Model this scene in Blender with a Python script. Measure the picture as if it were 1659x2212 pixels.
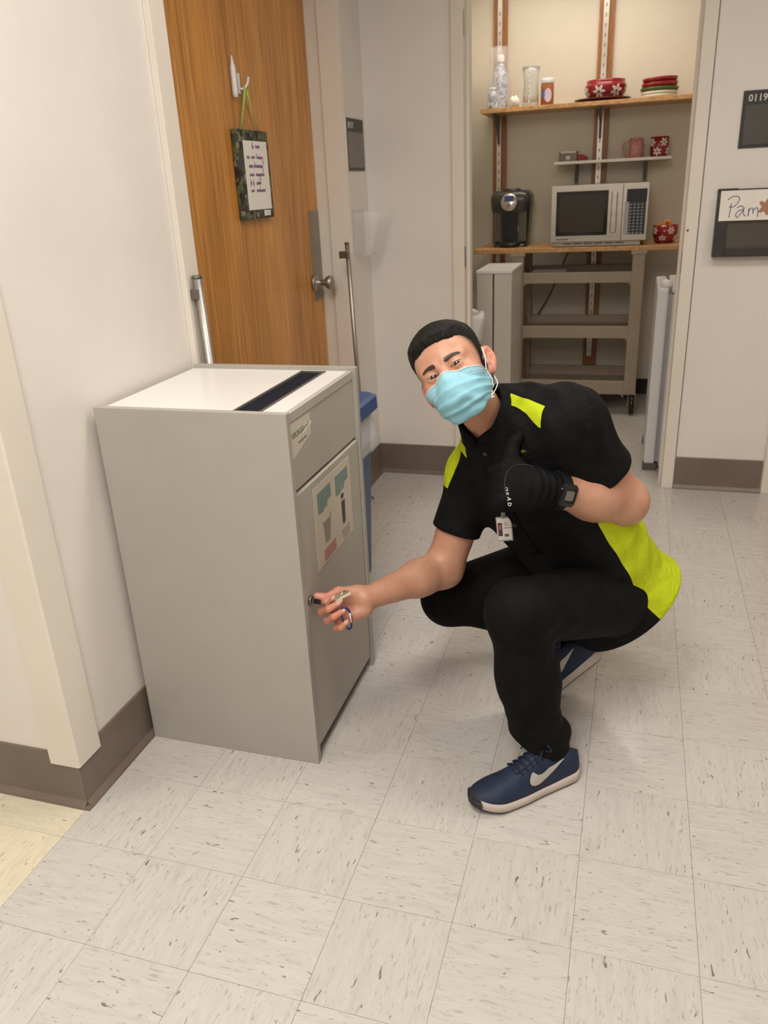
import bpy, bmesh, math, random
import numpy as np
from mathutils import Vector, Matrix, Euler

for o in list(bpy.data.objects):
    bpy.data.objects.remove(o, do_unlink=True)
scene = bpy.context.scene
COL = scene.collection
random.seed(7)

# ------------------------------------------------------------------ camera
IMG_W, IMG_H, F_PX = 1659.0, 2212.0, 1714.38
CAM_H = 1.35
YAW, PITCH, ROLL = -0.31093076, 0.38955979, -0.04944184
_cy, _sy, _cp, _sp = math.cos(YAW), math.sin(YAW), math.cos(PITCH), math.sin(PITCH)
CAM_F = Vector((_sy * _cp, _cy * _cp, -_sp))
_r = Vector((_cy, -_sy, 0.0))
_u = _r.cross(CAM_F)
CAM_R = _r * math.cos(ROLL) + _u * math.sin(ROLL)
CAM_U = -_r * math.sin(ROLL) + _u * math.cos(ROLL)
CAM_C = Vector((0, 0, CAM_H))
cam_data = bpy.data.cameras.new('camera')
cam = bpy.data.objects.new('camera', cam_data)
COL.objects.link(cam)
m3 = Matrix((CAM_R, CAM_U, -CAM_F)).transposed()
cam.matrix_world = Matrix.Translation(CAM_C) @ m3.to_4x4()
cam_data.sensor_fit = 'HORIZONTAL'
cam_data.sensor_width = 36.0
cam_data.lens = F_PX / IMG_W * 36.0
cam_data.clip_start = 0.05
cam_data.dof.use_dof = True
cam_data.dof.focus_distance = 1.78
cam_data.dof.aperture_fstop = 9.0
scene.camera = cam

# ------------------------------------------------------------------ world, lights, exposure
world = bpy.data.worlds.new('world')
scene.world = world
world.use_nodes = True
world.node_tree.nodes['Background'].inputs[0].default_value = (1.0, 0.88, 0.74, 1)
world.node_tree.nodes['Background'].inputs[1].default_value = 0.05
vs = scene.view_settings
vs.view_transform = 'Standard'
vs.look = 'None'
vs.gamma = 1.0
vs.use_curve_mapping = False
vs.exposure = 0.17
CEIL = 2.52
LIGHTS = [  # name, x, y, size x, size y, watts  (ceiling troffers of the hall, the closet lamp, and an added side fill)
    ('hall_near', -0.50, 0.40, 0.6, 1.2, 27.0),
    ('hall_far', 0.05, 1.95, 1.2, 0.3, 11.0),
    ('hall_right', 1.35, 2.15, 0.9, 0.4, 6.0),
    ('hall_rear', -0.20, -1.2, 0.6, 1.2, 26.0),
    ('side_fill', -2.4, 0.2, 0.6, 1.2, 6.0),  # added fill that brightens the wall end and cream floor at left
    ('closet', -0.35, 4.82, 1.2, 0.3, 8.0),
]
for n, x, y, sx, sy, w in LIGHTS:
    ld = bpy.data.lights.new('light_' + n, 'AREA')
    ld.shape = 'RECTANGLE'
    ld.size, ld.size_y = sx * 0.92, sy * 0.92
    ld.energy = w
    ld.color = (1.0, 0.94, 0.865) if n != 'closet' else (1.0, 0.90, 0.76)
    lo = bpy.data.objects.new('light_' + n, ld)
    lo.location = (x, y, CEIL - 0.03)
    COL.objects.link(lo)

# ------------------------------------------------------------------ helpers
def V(*a):
    return Vector(a)

def link(o, parent=None):
    COL.objects.link(o)
    if parent is not None:
        o.parent = parent
    return o

def tag(o, label=None, cat=None, group=None, kind=None):
    if label: o['label'] = label
    if cat: o['category'] = cat
    if group: o['group'] = group
    if kind: o['kind'] = kind
    return o

def empty(name, loc, label, cat, rotz=0.0, group=None):
    o = bpy.data.objects.new(name, None)
    o.empty_display_size = 0.05
    COL.objects.link(o)
    o.location = loc
    o.rotation_euler = (0, 0, rotz)
    return tag(o, label, cat, group)

class MB:
    """collects polygons, built into one mesh object"""
    def __init__(s):
        s.v = []; s.f = []; s.sm = []
    def add(s, verts, faces, smooth=False):
        b = len(s.v)
        s.v += [tuple(p) for p in verts]
        s.f += [tuple(i + b for i in f) for f in faces]
        s.sm += [smooth] * len(faces)
        return s
    def box(s, x0, x1, y0, y1, z0, z1, bev=0.0, M=None):
        if bev <= 0:
            vs_ = [(x, y, z) for x in (x0, x1) for y in (y0, y1) for z in (z0, z1)]
            fs = [(0, 1, 3, 2), (4, 6, 7, 5), (0, 4, 5, 1), (2, 3, 7, 6), (0, 2, 6, 4), (1, 5, 7, 3)]
            if M is not None: vs_ = [M @ Vector(p) for p in vs_]
            return s.add(vs_, fs)
        bm = bmesh.new()
        bmesh.ops.create_cube(bm, size=1.0)
        for vv in bm.verts:
            vv.co = Vector(((x0 + x1) / 2 + vv.co.x * (x1 - x0), (y0 + y1) / 2 + vv.co.y * (y1 - y0), (z0 + z1) / 2 + vv.co.z * (z1 - z0)))
        bmesh.ops.bevel(bm, geom=bm.edges[:], offset=bev, segments=2, affect='EDGES', profile=0.6)
        return s.from_bm(bm, M)
    def from_bm(s, bm, M=None, smooth=False):
        bm.verts.index_update()
        vs_ = [(M @ vv.co) if M is not None else vv.co.copy() for vv in bm.verts]
        fs = [tuple(vv.index for vv in f.verts) for f in bm.faces]
        bm.free()
        return s.add(vs_, fs, smooth)
    def prism(s, pts, axis, a, b, smooth=False):
        """polygon pts (2-D, ccw) extruded along axis from a to b"""
        n = len(pts)
        def P(p, t):
            return {'x': (t, p[0], p[1]), 'y': (p[0], t, p[1]), 'z': (p[0], p[1], t)}[axis]
        vs_ = [P(p, a) for p in pts] + [P(p, b) for p in pts]
        fs = [tuple(reversed(range(n))), tuple(range(n, 2 * n))]
        s.add(vs_, fs)
        return s.add(vs_, [(i, (i + 1) % n, n + (i + 1) % n, n + i) for i in range(n)], smooth)
    def lathe(s, prof, c=(0, 0, 0), n=28, sx=1.0, sy=1.0, smooth=True, M=None, a0=0.0, a1=None):
        full = a1 is None
        a1 = 2 * math.pi if full else a1
        m = n if full else n + 1
        vs_ = []
        for r, z in prof:
            for i in range(m):
                a = a0 + (a1 - a0) * i / n
                p = Vector((c[0] + r * sx * math.cos(a), c[1] + r * sy * math.sin(a), c[2] + z))
                vs_.append(M @ p if M is not None else p)
        fs = []
        for j in range(len(prof) - 1):
            for i in range(n):
                i2 = (i + 1) % m
                fs.append((j * m + i, j * m + i2, (j + 1) * m + i2, (j + 1) * m + i))
        s.add(vs_, fs, smooth)
        b = len(s.v) - len(vs_)
        if full:
            if prof[0][0] > 1e-6: s.f.append(tuple(b + i for i in reversed(range(m)))); s.sm.append(False)
            if prof[-1][0] > 1e-6: s.f.append(tuple(b + (len(prof) - 1) * m + i for i in range(m))); s.sm.append(False)
        return s
    def tube(s, pts, r, n=10, cap=True, smooth=True, flat=None, closed=False):
        """swept circle (or ellipse: flat = (a, b, up-vector)) along a polyline; r number or list"""
        pts = [Vector(p) for p in pts]
        N = len(pts)
        rs = r if isinstance(r, (list, tuple)) else [r] * N
        t0 = (pts[1] - pts[0]).normalized()
        ref = Vector(flat[2]) if flat else (Vector((0, 0, 1)) if abs(t0.z) < 0.9 else Vector((1, 0, 0)))
        nrm = (ref - t0 * ref.dot(t0)).normalized()
        vs_ = []
        for i in range(N):
            if closed:
                t = (pts[(i + 1) % N] - pts[i - 1]).normalized()
            else:
                t = (pts[min(i + 1, N - 1)] - pts[max(i - 1, 0)]).normalized()
            nrm = (nrm - t * nrm.dot(t)).normalized()
            bn = t.cross(nrm)
            for k in range(n):
                a = 2 * math.pi * k / n
                ca, sa = math.cos(a), math.sin(a)
                if flat: ca *= flat[0]; sa *= flat[1]
                vs_.append(pts[i] + (nrm * ca + bn * sa) * rs[i])
        fs = []
        for i in range(N if closed else N - 1):
            i2 = (i + 1) % N
            for k in range(n):
                k2 = (k + 1) % n
                fs.append((i * n + k, i * n + k2, i2 * n + k2, i2 * n + k))
        s.add(vs_, fs, smooth)
        if cap and not closed:
            b = len(s.v) - len(vs_)
            s.f.append(tuple(b + k for k in reversed(range(n)))); s.sm.append(False)
            s.f.append(tuple(b + (N - 1) * n + k for k in range(n))); s.sm.append(False)
        return s
    def build(s, name, mat, parent=None, loc=None):
        me = bpy.data.meshes.new(name)
        me.from_pydata(s.v, [], s.f)
        me.polygons.foreach_set('use_smooth', s.sm)
        bm = bmesh.new(); bm.from_mesh(me)
        bmesh.ops.recalc_face_normals(bm, faces=bm.faces[:])
        bm.to_mesh(me); bm.free()
        if mat is not None: me.materials.append(mat)
        o = bpy.data.objects.new(name, me)
        link(o, parent)
        if loc is not None: o.location = loc
        return o

def smooth_pts(pts, n=6, closed=False):
    """Catmull-Rom through pts"""
    P = [Vector(p) for p in pts]
    out = []
    N = len(P)
    for i in range(N if closed else N - 1):
        if closed:
            p0, p1, p2, p3 = P[i - 1], P[i], P[(i + 1) % N], P[(i + 2) % N]
        else:
            p0, p1, p2, p3 = P[max(i - 1, 0)], P[i], P[i + 1], P[min(i + 2, N - 1)]
        for k in range(n):
            t = k / n
            out.append(0.5 * ((2 * p1) + (p2 - p0) * t + (2 * p0 - 5 * p1 + 4 * p2 - p3) * t * t + (3 * p1 - p0 - 3 * p2 + p3) * t ** 3))
    if not closed: out.append(P[-1])
    return out

def text_mesh(name, s, size, mat, M, parent=None, depth=0.0004, bold=0.0, align='LEFT'):
    cu = bpy.data.curves.new(name, 'FONT')
    cu.body = s; cu.size = size; cu.extrude = depth; cu.offset = bold; cu.align_x = align
    cu.resolution_u = 2
    t = bpy.data.objects.new(name + '_tmp', cu)
    COL.objects.link(t)
    dg = bpy.context.evaluated_depsgraph_get()
    me = bpy.data.meshes.new_from_object(t.evaluated_get(dg))
    bpy.data.objects.remove(t, do_unlink=True)
    bpy.data.curves.remove(cu)
    me.name = name
    me.transform(M)
    me.materials.clear(); me.materials.append(mat)
    return link(bpy.data.objects.new(name, me), parent)

def frame(origin, xdir, ydir):
    x = Vector(xdir).normalized(); y = Vector(ydir); y = (y - x * y.dot(x)).normalized()
    z = x.cross(y)
    m = Matrix((x, y, z)).transposed().to_4x4()
    m.translation = Vector(origin)
    return m

# ------------------------------------------------------------------ materials
def nt(name):
    m = bpy.data.materials.new(name)
    m.use_nodes = True
    t = m.node_tree
    return m, t, t.nodes['Principled BSDF']

def node(t, typ, **kw):
    n = t.nodes.new(typ)
    for k, v in kw.items():
        if isinstance(k, str) and hasattr(n, k): setattr(n, k, v)
    return n

def setin(n, **kw):
    for k, v in kw.items():
        n.inputs[k.replace('_', ' ')].default_value = v

def ramp(t, stops):
    r = t.nodes.new('ShaderNodeValToRGB')
    e = r.color_ramp.elements
    while len(e) > 1: e.remove(e[-1])
    e[0].position, e[0].color = stops[0][0], (*stops[0][1], 1)
    for p, c in stops[1:]:
        q = e.new(p); q.color = (*c, 1)
    return r

def mix(t, fac, a, b, mode='MIX'):
    n = t.nodes.new('ShaderNodeMix'); n.data_type = 'RGBA'; n.blend_type = mode
    for s, val in ((0, fac), (6, a), (7, b)):
        if hasattr(val, 'is_output') or isinstance(val, bpy.types.NodeSocket): t.links.new(val, n.inputs[s])
        else: n.inputs[s].default_value = val if s == 0 else (*val, 1)
    return n.outputs[2]

def noise(t, scale, detail=3, rough=0.55, vec=None, dist=0.0):
    n = t.nodes.new('ShaderNodeTexNoise')
    setin(n, Scale=scale, Detail=detail, Roughness=rough, Distortion=dist)
    if vec is not None: t.links.new(vec, n.inputs['Vector'])
    return n.outputs['Fac']

def coords(t, scale=(1, 1, 1), rot=(0, 0, 0), out='Object'):
    c = t.nodes.new('ShaderNodeTexCoord')
    mp = t.nodes.new('ShaderNodeMapping')
    mp.inputs['Scale'].default_value = scale
    mp.inputs['Rotation'].default_value = rot
    t.links.new(c.outputs[out], mp.inputs['Vector'])
    return mp.outputs['Vector']

def bump(t, b, h, strength=0.2, dist=0.002):
    n = t.nodes.new('ShaderNodeBump')
    setin(n, Strength=strength, Distance=dist)
    t.links.new(h, n.inputs['Height'])
    t.links.new(n.outputs['Normal'], b.inputs['Normal'])

def plain(name, col, rough=0.5, metal=0.0, var=0.06, scale=12.0, bmp=0.0, bscale=200.0, spec=0.5, coat=0.0, stretch=(1, 1, 1), alpha=1.0, trans=0.0, ior=1.45):
    m, t, b = nt(name)
    v = coords(t, stretch)
    f = noise(t, scale, 3, 0.6, v)
    dark = tuple(c * (1 - var) for c in col); lite = tuple(min(1, c * (1 + var)) for c in col)
    r = ramp(t, [(0.3, dark), (0.7, lite)])
    t.links.new(f, r.inputs[0]); t.links.new(r.outputs[0], b.inputs['Base Color'])
    setin(b, Roughness=rough, Metallic=metal)
    b.inputs['Specular IOR Level'].default_value = spec
    b.inputs['Coat Weight'].default_value = coat
    b.inputs['Alpha'].default_value = alpha
    b.inputs['Transmission Weight'].default_value = trans
    b.inputs['IOR'].default_value = ior
    if bmp > 0:
        bump(t, b, noise(t, bscale, 2, 0.6, v), bmp, 0.001)
    return m

def srgb(r, g, b):
    f = lambda c: (c / 255 / 12.92) if c / 255 <= 0.04045 else ((c / 255 + 0.055) / 1.055) ** 2.4
    return (f(r), f(g), f(b))

MAT = {}
def wall_mat(name, col, scuff=0.0):
    m, t, b = nt(name)
    v = coords(t)
    f = noise(t, 2.2, 4, 0.6, v)
    r = ramp(t, [(0.3, tuple(c * 0.95 for c in col)), (0.7, tuple(min(1, c * 1.03) for c in col))])
    t.links.new(f, r.inputs[0])
    c = r.outputs[0]
    if scuff > 0:
        f2 = noise(t, 9.0, 6, 0.7, v)
        r2 = ramp(t, [(0.62, (0, 0, 0)), (0.75, (1, 1, 1))]); t.links.new(f2, r2.inputs[0])
        mm = t.nodes.new('ShaderNodeMath'); mm.operation = 'MULTIPLY'; mm.inputs[1].default_value = scuff
        t.links.new(r2.outputs[0], mm.inputs[0])
        c = mix(t, mm.outputs[0], c, tuple(x * 0.75 for x in col))
    t.links.new(c, b.inputs['Base Color'])
    setin(b, Roughness=0.55)
    bump(t, b, noise(t, 260, 2, 0.5, v), 0.08, 0.001)
    return m
MAT['wall'] = wall_mat('painted_wall', (0.75, 0.705, 0.66), 0.10)
MAT['trim'] = wall_mat('painted_trim', (0.74, 0.68, 0.60), 0.2)
MAT['ceiling'] = wall_mat('ceiling_paint', (0.82, 0.80, 0.76))
MAT['closet_wall'] = wall_mat('closet_wall_paint', (0.72, 0.66, 0.55), 0.15)
MAT['vinyl_base'] = plain('vinyl_baseboard', (0.175, 0.135, 0.11), 0.35, var=0.10, scale=5)
MAT['black_base'] = plain('black_baseboard', (0.012, 0.012, 0.014), 0.4)
MAT['cabinet'] = plain('laminate_cabinet', (0.385, 0.365, 0.325), 0.45, var=0.02, bmp=0.03, bscale=500, spec=0.35)
MAT['cabinet_top'] = plain('white_laminate', (0.76, 0.745, 0.72), 0.30, var=0.015)
MAT['cabinet_front'] = plain('laminate_front', (0.44, 0.415, 0.365), 0.45, var=0.02, spec=0.3)
MAT['dark_slot'] = plain('dark_slot', (0.010, 0.012, 0.020), 0.7, spec=0.15)
MAT['paper'] = plain('paper', (0.80, 0.76, 0.70), 0.7, var=0.02)
MAT['chrome'] = plain('brushed_steel', (0.40, 0.38, 0.35), 0.42, 1.0, var=0.08, scale=6, stretch=(1, 1, 12))
MAT['steel_dark'] = plain('dark_steel', (0.22, 0.21, 0.20), 0.35, 1.0)
MAT['nickel'] = plain('satin_nickel', (0.36, 0.33, 0.29), 0.38, 1.0, var=0.05)
MAT['black_plastic'] = plain('black_plastic', (0.012, 0.012, 0.013), 0.28)
MAT['grey_plastic'] = plain('grey_plastic', (0.10, 0.095, 0.09), 0.4)
MAT['sign_dark'] = plain('sign_dark', (0.035, 0.032, 0.032), 0.42)
MAT['sign_grey'] = plain('sign_grey', (0.075, 0.07, 0.066), 0.42)
MAT['sign_text'] = plain('sign_text', (0.62, 0.58, 0.52), 0.5)
MAT['ink_blue'] = plain('ink_blue', (0.13, 0.14, 0.27), 0.6)
MAT['ink_purple'] = plain('ink_purple', (0.22, 0.12, 0.25), 0.6)
MAT['ink_dark'] = plain('ink_dark', (0.05, 0.05, 0.05), 0.6)
MAT['white_plastic'] = plain('white_plastic', (0.72, 0.71, 0.70), 0.35, var=0.02)
MAT['tan_plastic'] = plain('tan_plastic', (0.36, 0.29, 0.22), 0.5, bmp=0.1, bscale=300)
MAT['blue_plastic'] = plain('blue_plastic', (0.035, 0.085, 0.24), 0.35)
MAT['blue_body'] = plain('blue_body', (0.055, 0.10, 0.20), 0.4)

def wood_mat(name, c1, c2, c3, stretch, scale=7.0, rough=0.4):
    m, t, b = nt(name)
    v = coords(t, stretch)
    f1 = noise(t, scale, 5, 0.6, v, 0.6)
    r1 = ramp(t, [(0.25, c1), (0.5, c2), (0.75, c3)]); t.links.new(f1, r1.inputs[0])
    v2 = coords(t, tuple(s * 6 for s in stretch[:2]) + (stretch[2] * 2,))
    f2 = noise(t, scale * 2, 3, 0.7, v2)
    r2 = ramp(t, [(0.35, (0.64, 0.64, 0.64)), (0.6, (1.06, 1.06, 1.06))]); t.links.new(f2, r2.inputs[0])
    c = mix(t, 1.0, r1.outputs[0], r2.outputs[0], 'MULTIPLY')
    t.links.new(c, b.inputs['Base Color'])
    setin(b, Roughness=rough)
    return m
MAT['door_wood'] = wood_mat('door_veneer', (0.36, 0.14, 0.022), (0.58, 0.25, 0.050), (0.72, 0.335, 0.078), (1, 1.5, 0.13), 5.0, 0.32)
MAT['shelf_wood'] = wood_mat('shelf_oak', (0.52, 0.27, 0.10), (0.60, 0.33, 0.135), (0.66, 0.38, 0.17), (0.3, 2, 2), 8)
MAT['batten_wood'] = wood_mat('batten_wood', (0.30, 0.115, 0.035), (0.37, 0.15, 0.048), (0.42, 0.18, 0.058), (3, 3, 0.4), 8)

def tile_mat(name, base, fleck, dark):
    m, t, b = nt(name)
    oi = t.nodes.new('ShaderNodeObjectInfo')
    tc = t.nodes.new('ShaderNodeTexCoord')
    sc = t.nodes.new('ShaderNodeVectorMath'); sc.operation = 'SCALE'; sc.inputs['Scale'].default_value = 37.0
    cx = t.nodes.new('ShaderNodeCombineXYZ')
    for i in range(3): t.links.new(oi.outputs['Random'], cx.inputs[i])
    t.links.new(cx.outputs[0], sc.inputs[0])
    ad = t.nodes.new('ShaderNodeVectorMath'); ad.operation = 'ADD'
    t.links.new(tc.outputs['Object'], ad.inputs[0]); t.links.new(sc.outputs[0], ad.inputs[1])
    def mp(s):
        n = t.nodes.new('ShaderNodeMapping'); n.inputs['Scale'].default_value = s
        t.links.new(ad.outputs[0], n.inputs['Vector']); return n.outputs[0]
    f1 = noise(t, 1.0, 4, 0.65, mp((11, 75, 1)), 0.5)
    r1 = ramp(t, [(0.32, tuple(c * 0.92 for c in base)), (0.5, base), (0.68, tuple(min(1, c * 1.05) for c in base))]); t.links.new(f1, r1.inputs[0])
    f2 = noise(t, 1.0, 2, 0.5, mp((40, 210, 1)), 0.8)
    r2 = ramp(t, [(0.60, (0, 0, 0)), (0.70, (0.62, 0.62, 0.62))]); t.links.new(f2, r2.inputs[0])
    c = mix(t, r2.outputs[0], r1.outputs[0], fleck)
    f3 = noise(t, 1.0, 1, 0.4, mp((34, 140, 1)), 1.0)
    r3 = ramp(t, [(0.715, (0, 0, 0)), (0.77, (0.85, 0.85, 0.85))]); t.links.new(f3, r3.inputs[0])
    c = mix(t, r3.outputs[0], c, dark)
    # tile to tile tone
    r4 = ramp(t, [(0.0, (0.985, 0.98, 0.975)), (1.0, (1.015, 1.015, 1.015))]); t.links.new(oi.outputs['Random'], r4.inputs[0])
    c = mix(t, 1.0, c, r4.outputs[0], 'MULTIPLY')
    t.links.new(c, b.inputs['Base Color'])
    f4 = noise(t, 14, 3, 0.6, tc.outputs['Object'])
    r5 = ramp(t, [(0.3, (0.14, 0.14, 0.14)), (0.7, (0.26, 0.26, 0.26))]); t.links.new(f4, r5.inputs[0])
    t.links.new(r5.outputs[0], b.inputs['Roughness'])
    b.inputs['Specular IOR Level'].default_value = 0.45
    bump(t, b, noise(t, 30, 2, 0.5, tc.outputs['Object']), 0.05, 0.002)
    return m
MAT['tile'] = tile_mat('vinyl_tile_white', (0.53, 0.508, 0.475), (0.33, 0.30, 0.255), (0.13, 0.105, 0.08))
MAT['tile_yellow'] = tile_mat('vinyl_tile_cream', (0.64, 0.58, 0.45), (0.46, 0.40, 0.28), (0.22, 0.17, 0.10))
MAT['grout'] = plain('floor_joint', (0.37, 0.335, 0.285), 0.8)
# ================================================================== THE SETTING
XW = -1.178          # left wall face
YP = 1.217           # front face of the wall end at the far left
YF = 3.661           # wall that faces the camera
YB = 5.42            # closet back wall
TS = 0.2286          # nine inch vinyl tile
TX0, TY0 = -0.0302, 1.1135

def project(p):
    d = Vector(p) - CAM_C
    z = d.dot(CAM_F)
    if z < 0.05: return None
    return (IMG_W / 2 + F_PX * d.dot(CAM_R) / z, IMG_H / 2 - F_PX * d.dot(CAM_U) / z)

floor = MB().box(-3.6, 3.0, -2.6, YB + 0.1, -0.08, -0.0032).build('floor', MAT['grout'])
tag(floor, 'pale streaked vinyl tile floor of the hallway and closet', 'floor', kind='structure')

def tile_mesh(name, mat):
    a = TS / 2 - 0.00035; c = 0.0001
    v = []; f = []
    for (r, z) in ((a, -0.0032), (a, -c), (a - c, 0.0)):
        v += [(-r, -r, z), (r, -r, z), (r, r, z), (-r, r, z)]
    for j in (0, 4):
        for i in range(4):
            i2 = (i + 1) % 4
            f.append((j + i, j + i2, j + 4 + i2, j + 4 + i))
    f.append((8, 9, 10, 11))
    me = bpy.data.meshes.new(name); me.from_pydata(v, [], f); me.materials.append(mat)
    return me
me_white, me_cream = tile_mesh('tile_white', MAT['tile']), tile_mesh('tile_cream', MAT['tile_yellow'])
rest = {'tile': MB(), 'tile_yellow': MB()}
ntile = 0
for i in range(-12, 9):
    for j in range(-8, 20):
        cx, cy = TX0 + (i + 0.5) * TS, TY0 + (j + 0.5) * TS
        if cy > YB + 0.05: continue
        if cx < XW - 0.02 and cy > YP + 0.12: continue
        cream = cx < XW + 0.01
        seen = False
        for ax in (-.5, 0, .5):
            for ay in (-.5, 0, .5):
                q = project((cx + ax * TS, cy + ay * TS, 0))
                if q and -10 < q[0] < IMG_W + 10 and -10 < q[1] < IMG_H + 10: seen = True
        if seen and cy > YF + 0.25 and (cx < -1.06 or cx > 0.75): seen = False
        if seen:
            o = link(bpy.data.objects.new('tile', me_cream if cream else me_white), floor)
            o.location = (cx, cy, random.uniform(-0.00012, 0.0))
            o.rotation_euler = (0, 0, (math.pi / 2 if (i + j) % 2 else 0) + (math.pi if random.random() < 0.5 else 0))
            ntile += 1
        else:
            a = TS / 2 - 0.0006
            rest['tile_yellow' if cream else 'tile'].box(cx - a, cx + a, cy - a, cy + a, -0.0032, -0.0001)
for k, mb in rest.items():
    tag(mb.build('outlying_tiles', MAT[k], floor), kind='stuff')
print('tiles seen', ntile)

def struct(name, mb, mat, label=None, cat=None, parent=None):
    o = mb.build(name, mat, parent)
    if parent is None:
        tag(o, label, cat, kind='structure')
    return o

# ceiling with troffers
struct('ceiling', MB().box(-3.6, 3.0, -2.6, YB + 0.1, CEIL, CEIL + 0.06), MAT['ceiling'], 'flat white ceiling over the hallway', 'ceiling')
m, t, b = nt('lamp_diffuser'); setin(b, Roughness=0.5)
b.inputs['Base Color'].default_value = (0.9, 0.88, 0.84, 1)
b.inputs['Emission Color'].default_value = (1.0, 0.94, 0.865, 1); b.inputs['Emission Strength'].default_value = 3.0
MAT['diffuser'] = m
where = {'hall_far': 'above the person', 'side_fill': 'added to brighten the side hall', 'hall_near': 'near the left wall', 'hall_right': 'at the right of the hall', 'hall_rear': 'behind the camera', 'closet': 'in the closet'}
for n, x, y, sx, sy, w in LIGHTS:
    e = empty('ceiling_light', (x, y, CEIL), 'flat white ceiling lamp ' + where[n], 'ceiling lamp', group='ceiling lamps')
    mb = MB()
    for (x0, x1, y0, y1) in ((-sx / 2, sx / 2, -sy / 2, -sy / 2 + .02), (-sx / 2, sx / 2, sy / 2 - .02, sy / 2), (-sx / 2, -sx / 2 + .02, -sy / 2, sy / 2), (sx / 2 - .02, sx / 2, -sy / 2, sy / 2)):
        mb.box(x0, x1, y0, y1, -0.028, 0.0)
    mb.build('lamp_frame', MAT['white_plastic'], e)
    MB().box(-sx / 2 + .02, sx / 2 - .02, -sy / 2 + .02, sy / 2 - .02, -0.012, -0.004).build('diffuser', MAT['diffuser'], e)

# left wall, door recess between DY0 and DY1
DY0, DY1, DTOP, XD = 2.035, 3.369, 2.13, -1.308
mb = MB()
mb.box(XW - 0.16, XW, YP, DY0, 0, CEIL)
mb.box(XW - 0.16, XW, DY1, YF + 0.16, 0, CEIL)
mb.box(XW - 0.16, XW, DY0, DY1, DTOP, CEIL)
mb.box(-3.5, XW - 0.16, YP, YP + 0.16, 0, CEIL)
struct('wall_left', mb, MAT['wall'], 'cream painted wall beside the cabinet, with its corner at the far left', 'wall')
# corner guard strip on the wall end
GZ0 = 0.118
g = 0.0085
mb = MB().prism([(XW - 0.075, YP - g + 0.003), (XW - 0.072, YP - g), (XW + g - 0.004, YP - g), (XW + g, YP - g + 0.004), (XW + g, YP + 0.075), (XW + g - 0.003, YP + 0.078), (XW, YP + 0.078), (XW, YP), (XW - 0.075, YP)], 'z', GZ0, 1.22)
struct('trim_1', mb, MAT['trim'], 'painted corner guard strip on the wall end at left', 'corner guard')

# front wall with closet opening CX0..CX1
CX0, CX1, CTOP = -0.737, 0.178, 2.13
mb = MB()
mb.box(XW - 0.0, CX0 - 0.03, YF, YF + 0.16, 0, CEIL)
mb.box(CX1 + 0.03, 3.0, YF, YF + 0.16, 0, CEIL)
mb.box(CX0 - 0.03, CX1 + 0.03, YF, YF + 0.16, CTOP + 0.03, CEIL)
struct('wall_front', mb, MAT['wall'], 'cream painted wall around the open closet', 'wall')
mb = MB()
mb.box(-1.10, -1.05, YF + 0.16, YB, 0, CEIL)
mb.box(0.72, 0.78, YF + 0.16, YB, 0, CEIL)
mb.box(-1.10, 0.78, YB, YB + 0.08, 0, CEIL)
struct('wall_closet', mb, MAT['closet_wall'], 'beige painted wall inside the closet', 'wall')
struct('wall_right', MB().box(2.6, 2.7, -2.6, YF, 0, CEIL), MAT['wall'], 'cream painted wall at the right of the hall', 'wall')
struct('wall_rear', MB().box(-3.6, 2.7, -2.6, -2.5, 0, CEIL), MAT['wall'], 'cream painted wall behind the camera', 'wall')
struct('wall_side', MB().box(-3.6, -3.5, -2.5, YP + 0.16, 0, CEIL), MAT['wall'], 'cream painted wall of the side hall', 'wall')

# vinyl baseboards (cove base: thin sheet with a toe)
BH = 0.15
def base_x(mb, x, y0, y1, s=1):      # on a wall whose face is x = const, facing s
    pts = [(x, 0.0), (x + s * 0.018, 0.0), (x + s * 0.016, 0.006), (x + s * 0.006, 0.018), (x + s * 0.005, BH - 0.003), (x + s * 0.003, BH), (x, BH)]
    mb.prism([(p[0], p[1]) for p in pts], 'y', y0, y1)
def base_y(mb, y, x0, x1):           # wall facing -y
    pts = [(y, 0.0), (y - 0.018, 0.0), (y - 0.016, 0.006), (y - 0.006, 0.018), (y - 0.005, BH - 0.003), (y - 0.003, BH), (y, BH)]
    mb.prism([(p[0], p[1]) for p in pts], 'x', x0, x1)
mb = MB(); base_x(mb, XW, YP - 0.0049, DY0 - 0.07); base_x(mb, XW, DY1 + 0.012, YF); base_y(mb, YP, -3.5, XW + 0.0049)
mb.box(XW - 0.002, XW + 0.017, YP - 0.017, YP + 0.002, 0, 0.006)
struct('baseboard_left', mb, MAT['vinyl_base'], 'brown vinyl baseboard wrapping the left wall', 'baseboard')
mb = MB(); base_y(mb, YF, XW + 0.005, CX0 - 0.052); base_y(mb, YF, CX1 + 0.052, 0.596)
struct('baseboard_front', mb, MAT['vinyl_base'], 'brown vinyl baseboard on the closet wall', 'baseboard')
mb = MB(); mb.box(-1.05, 0.72, YB - 0.008, YB, 0, 0.10)
struct('baseboard_closet', mb, MAT['black_base'], 'black baseboard inside the closet', 'baseboard')

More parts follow.
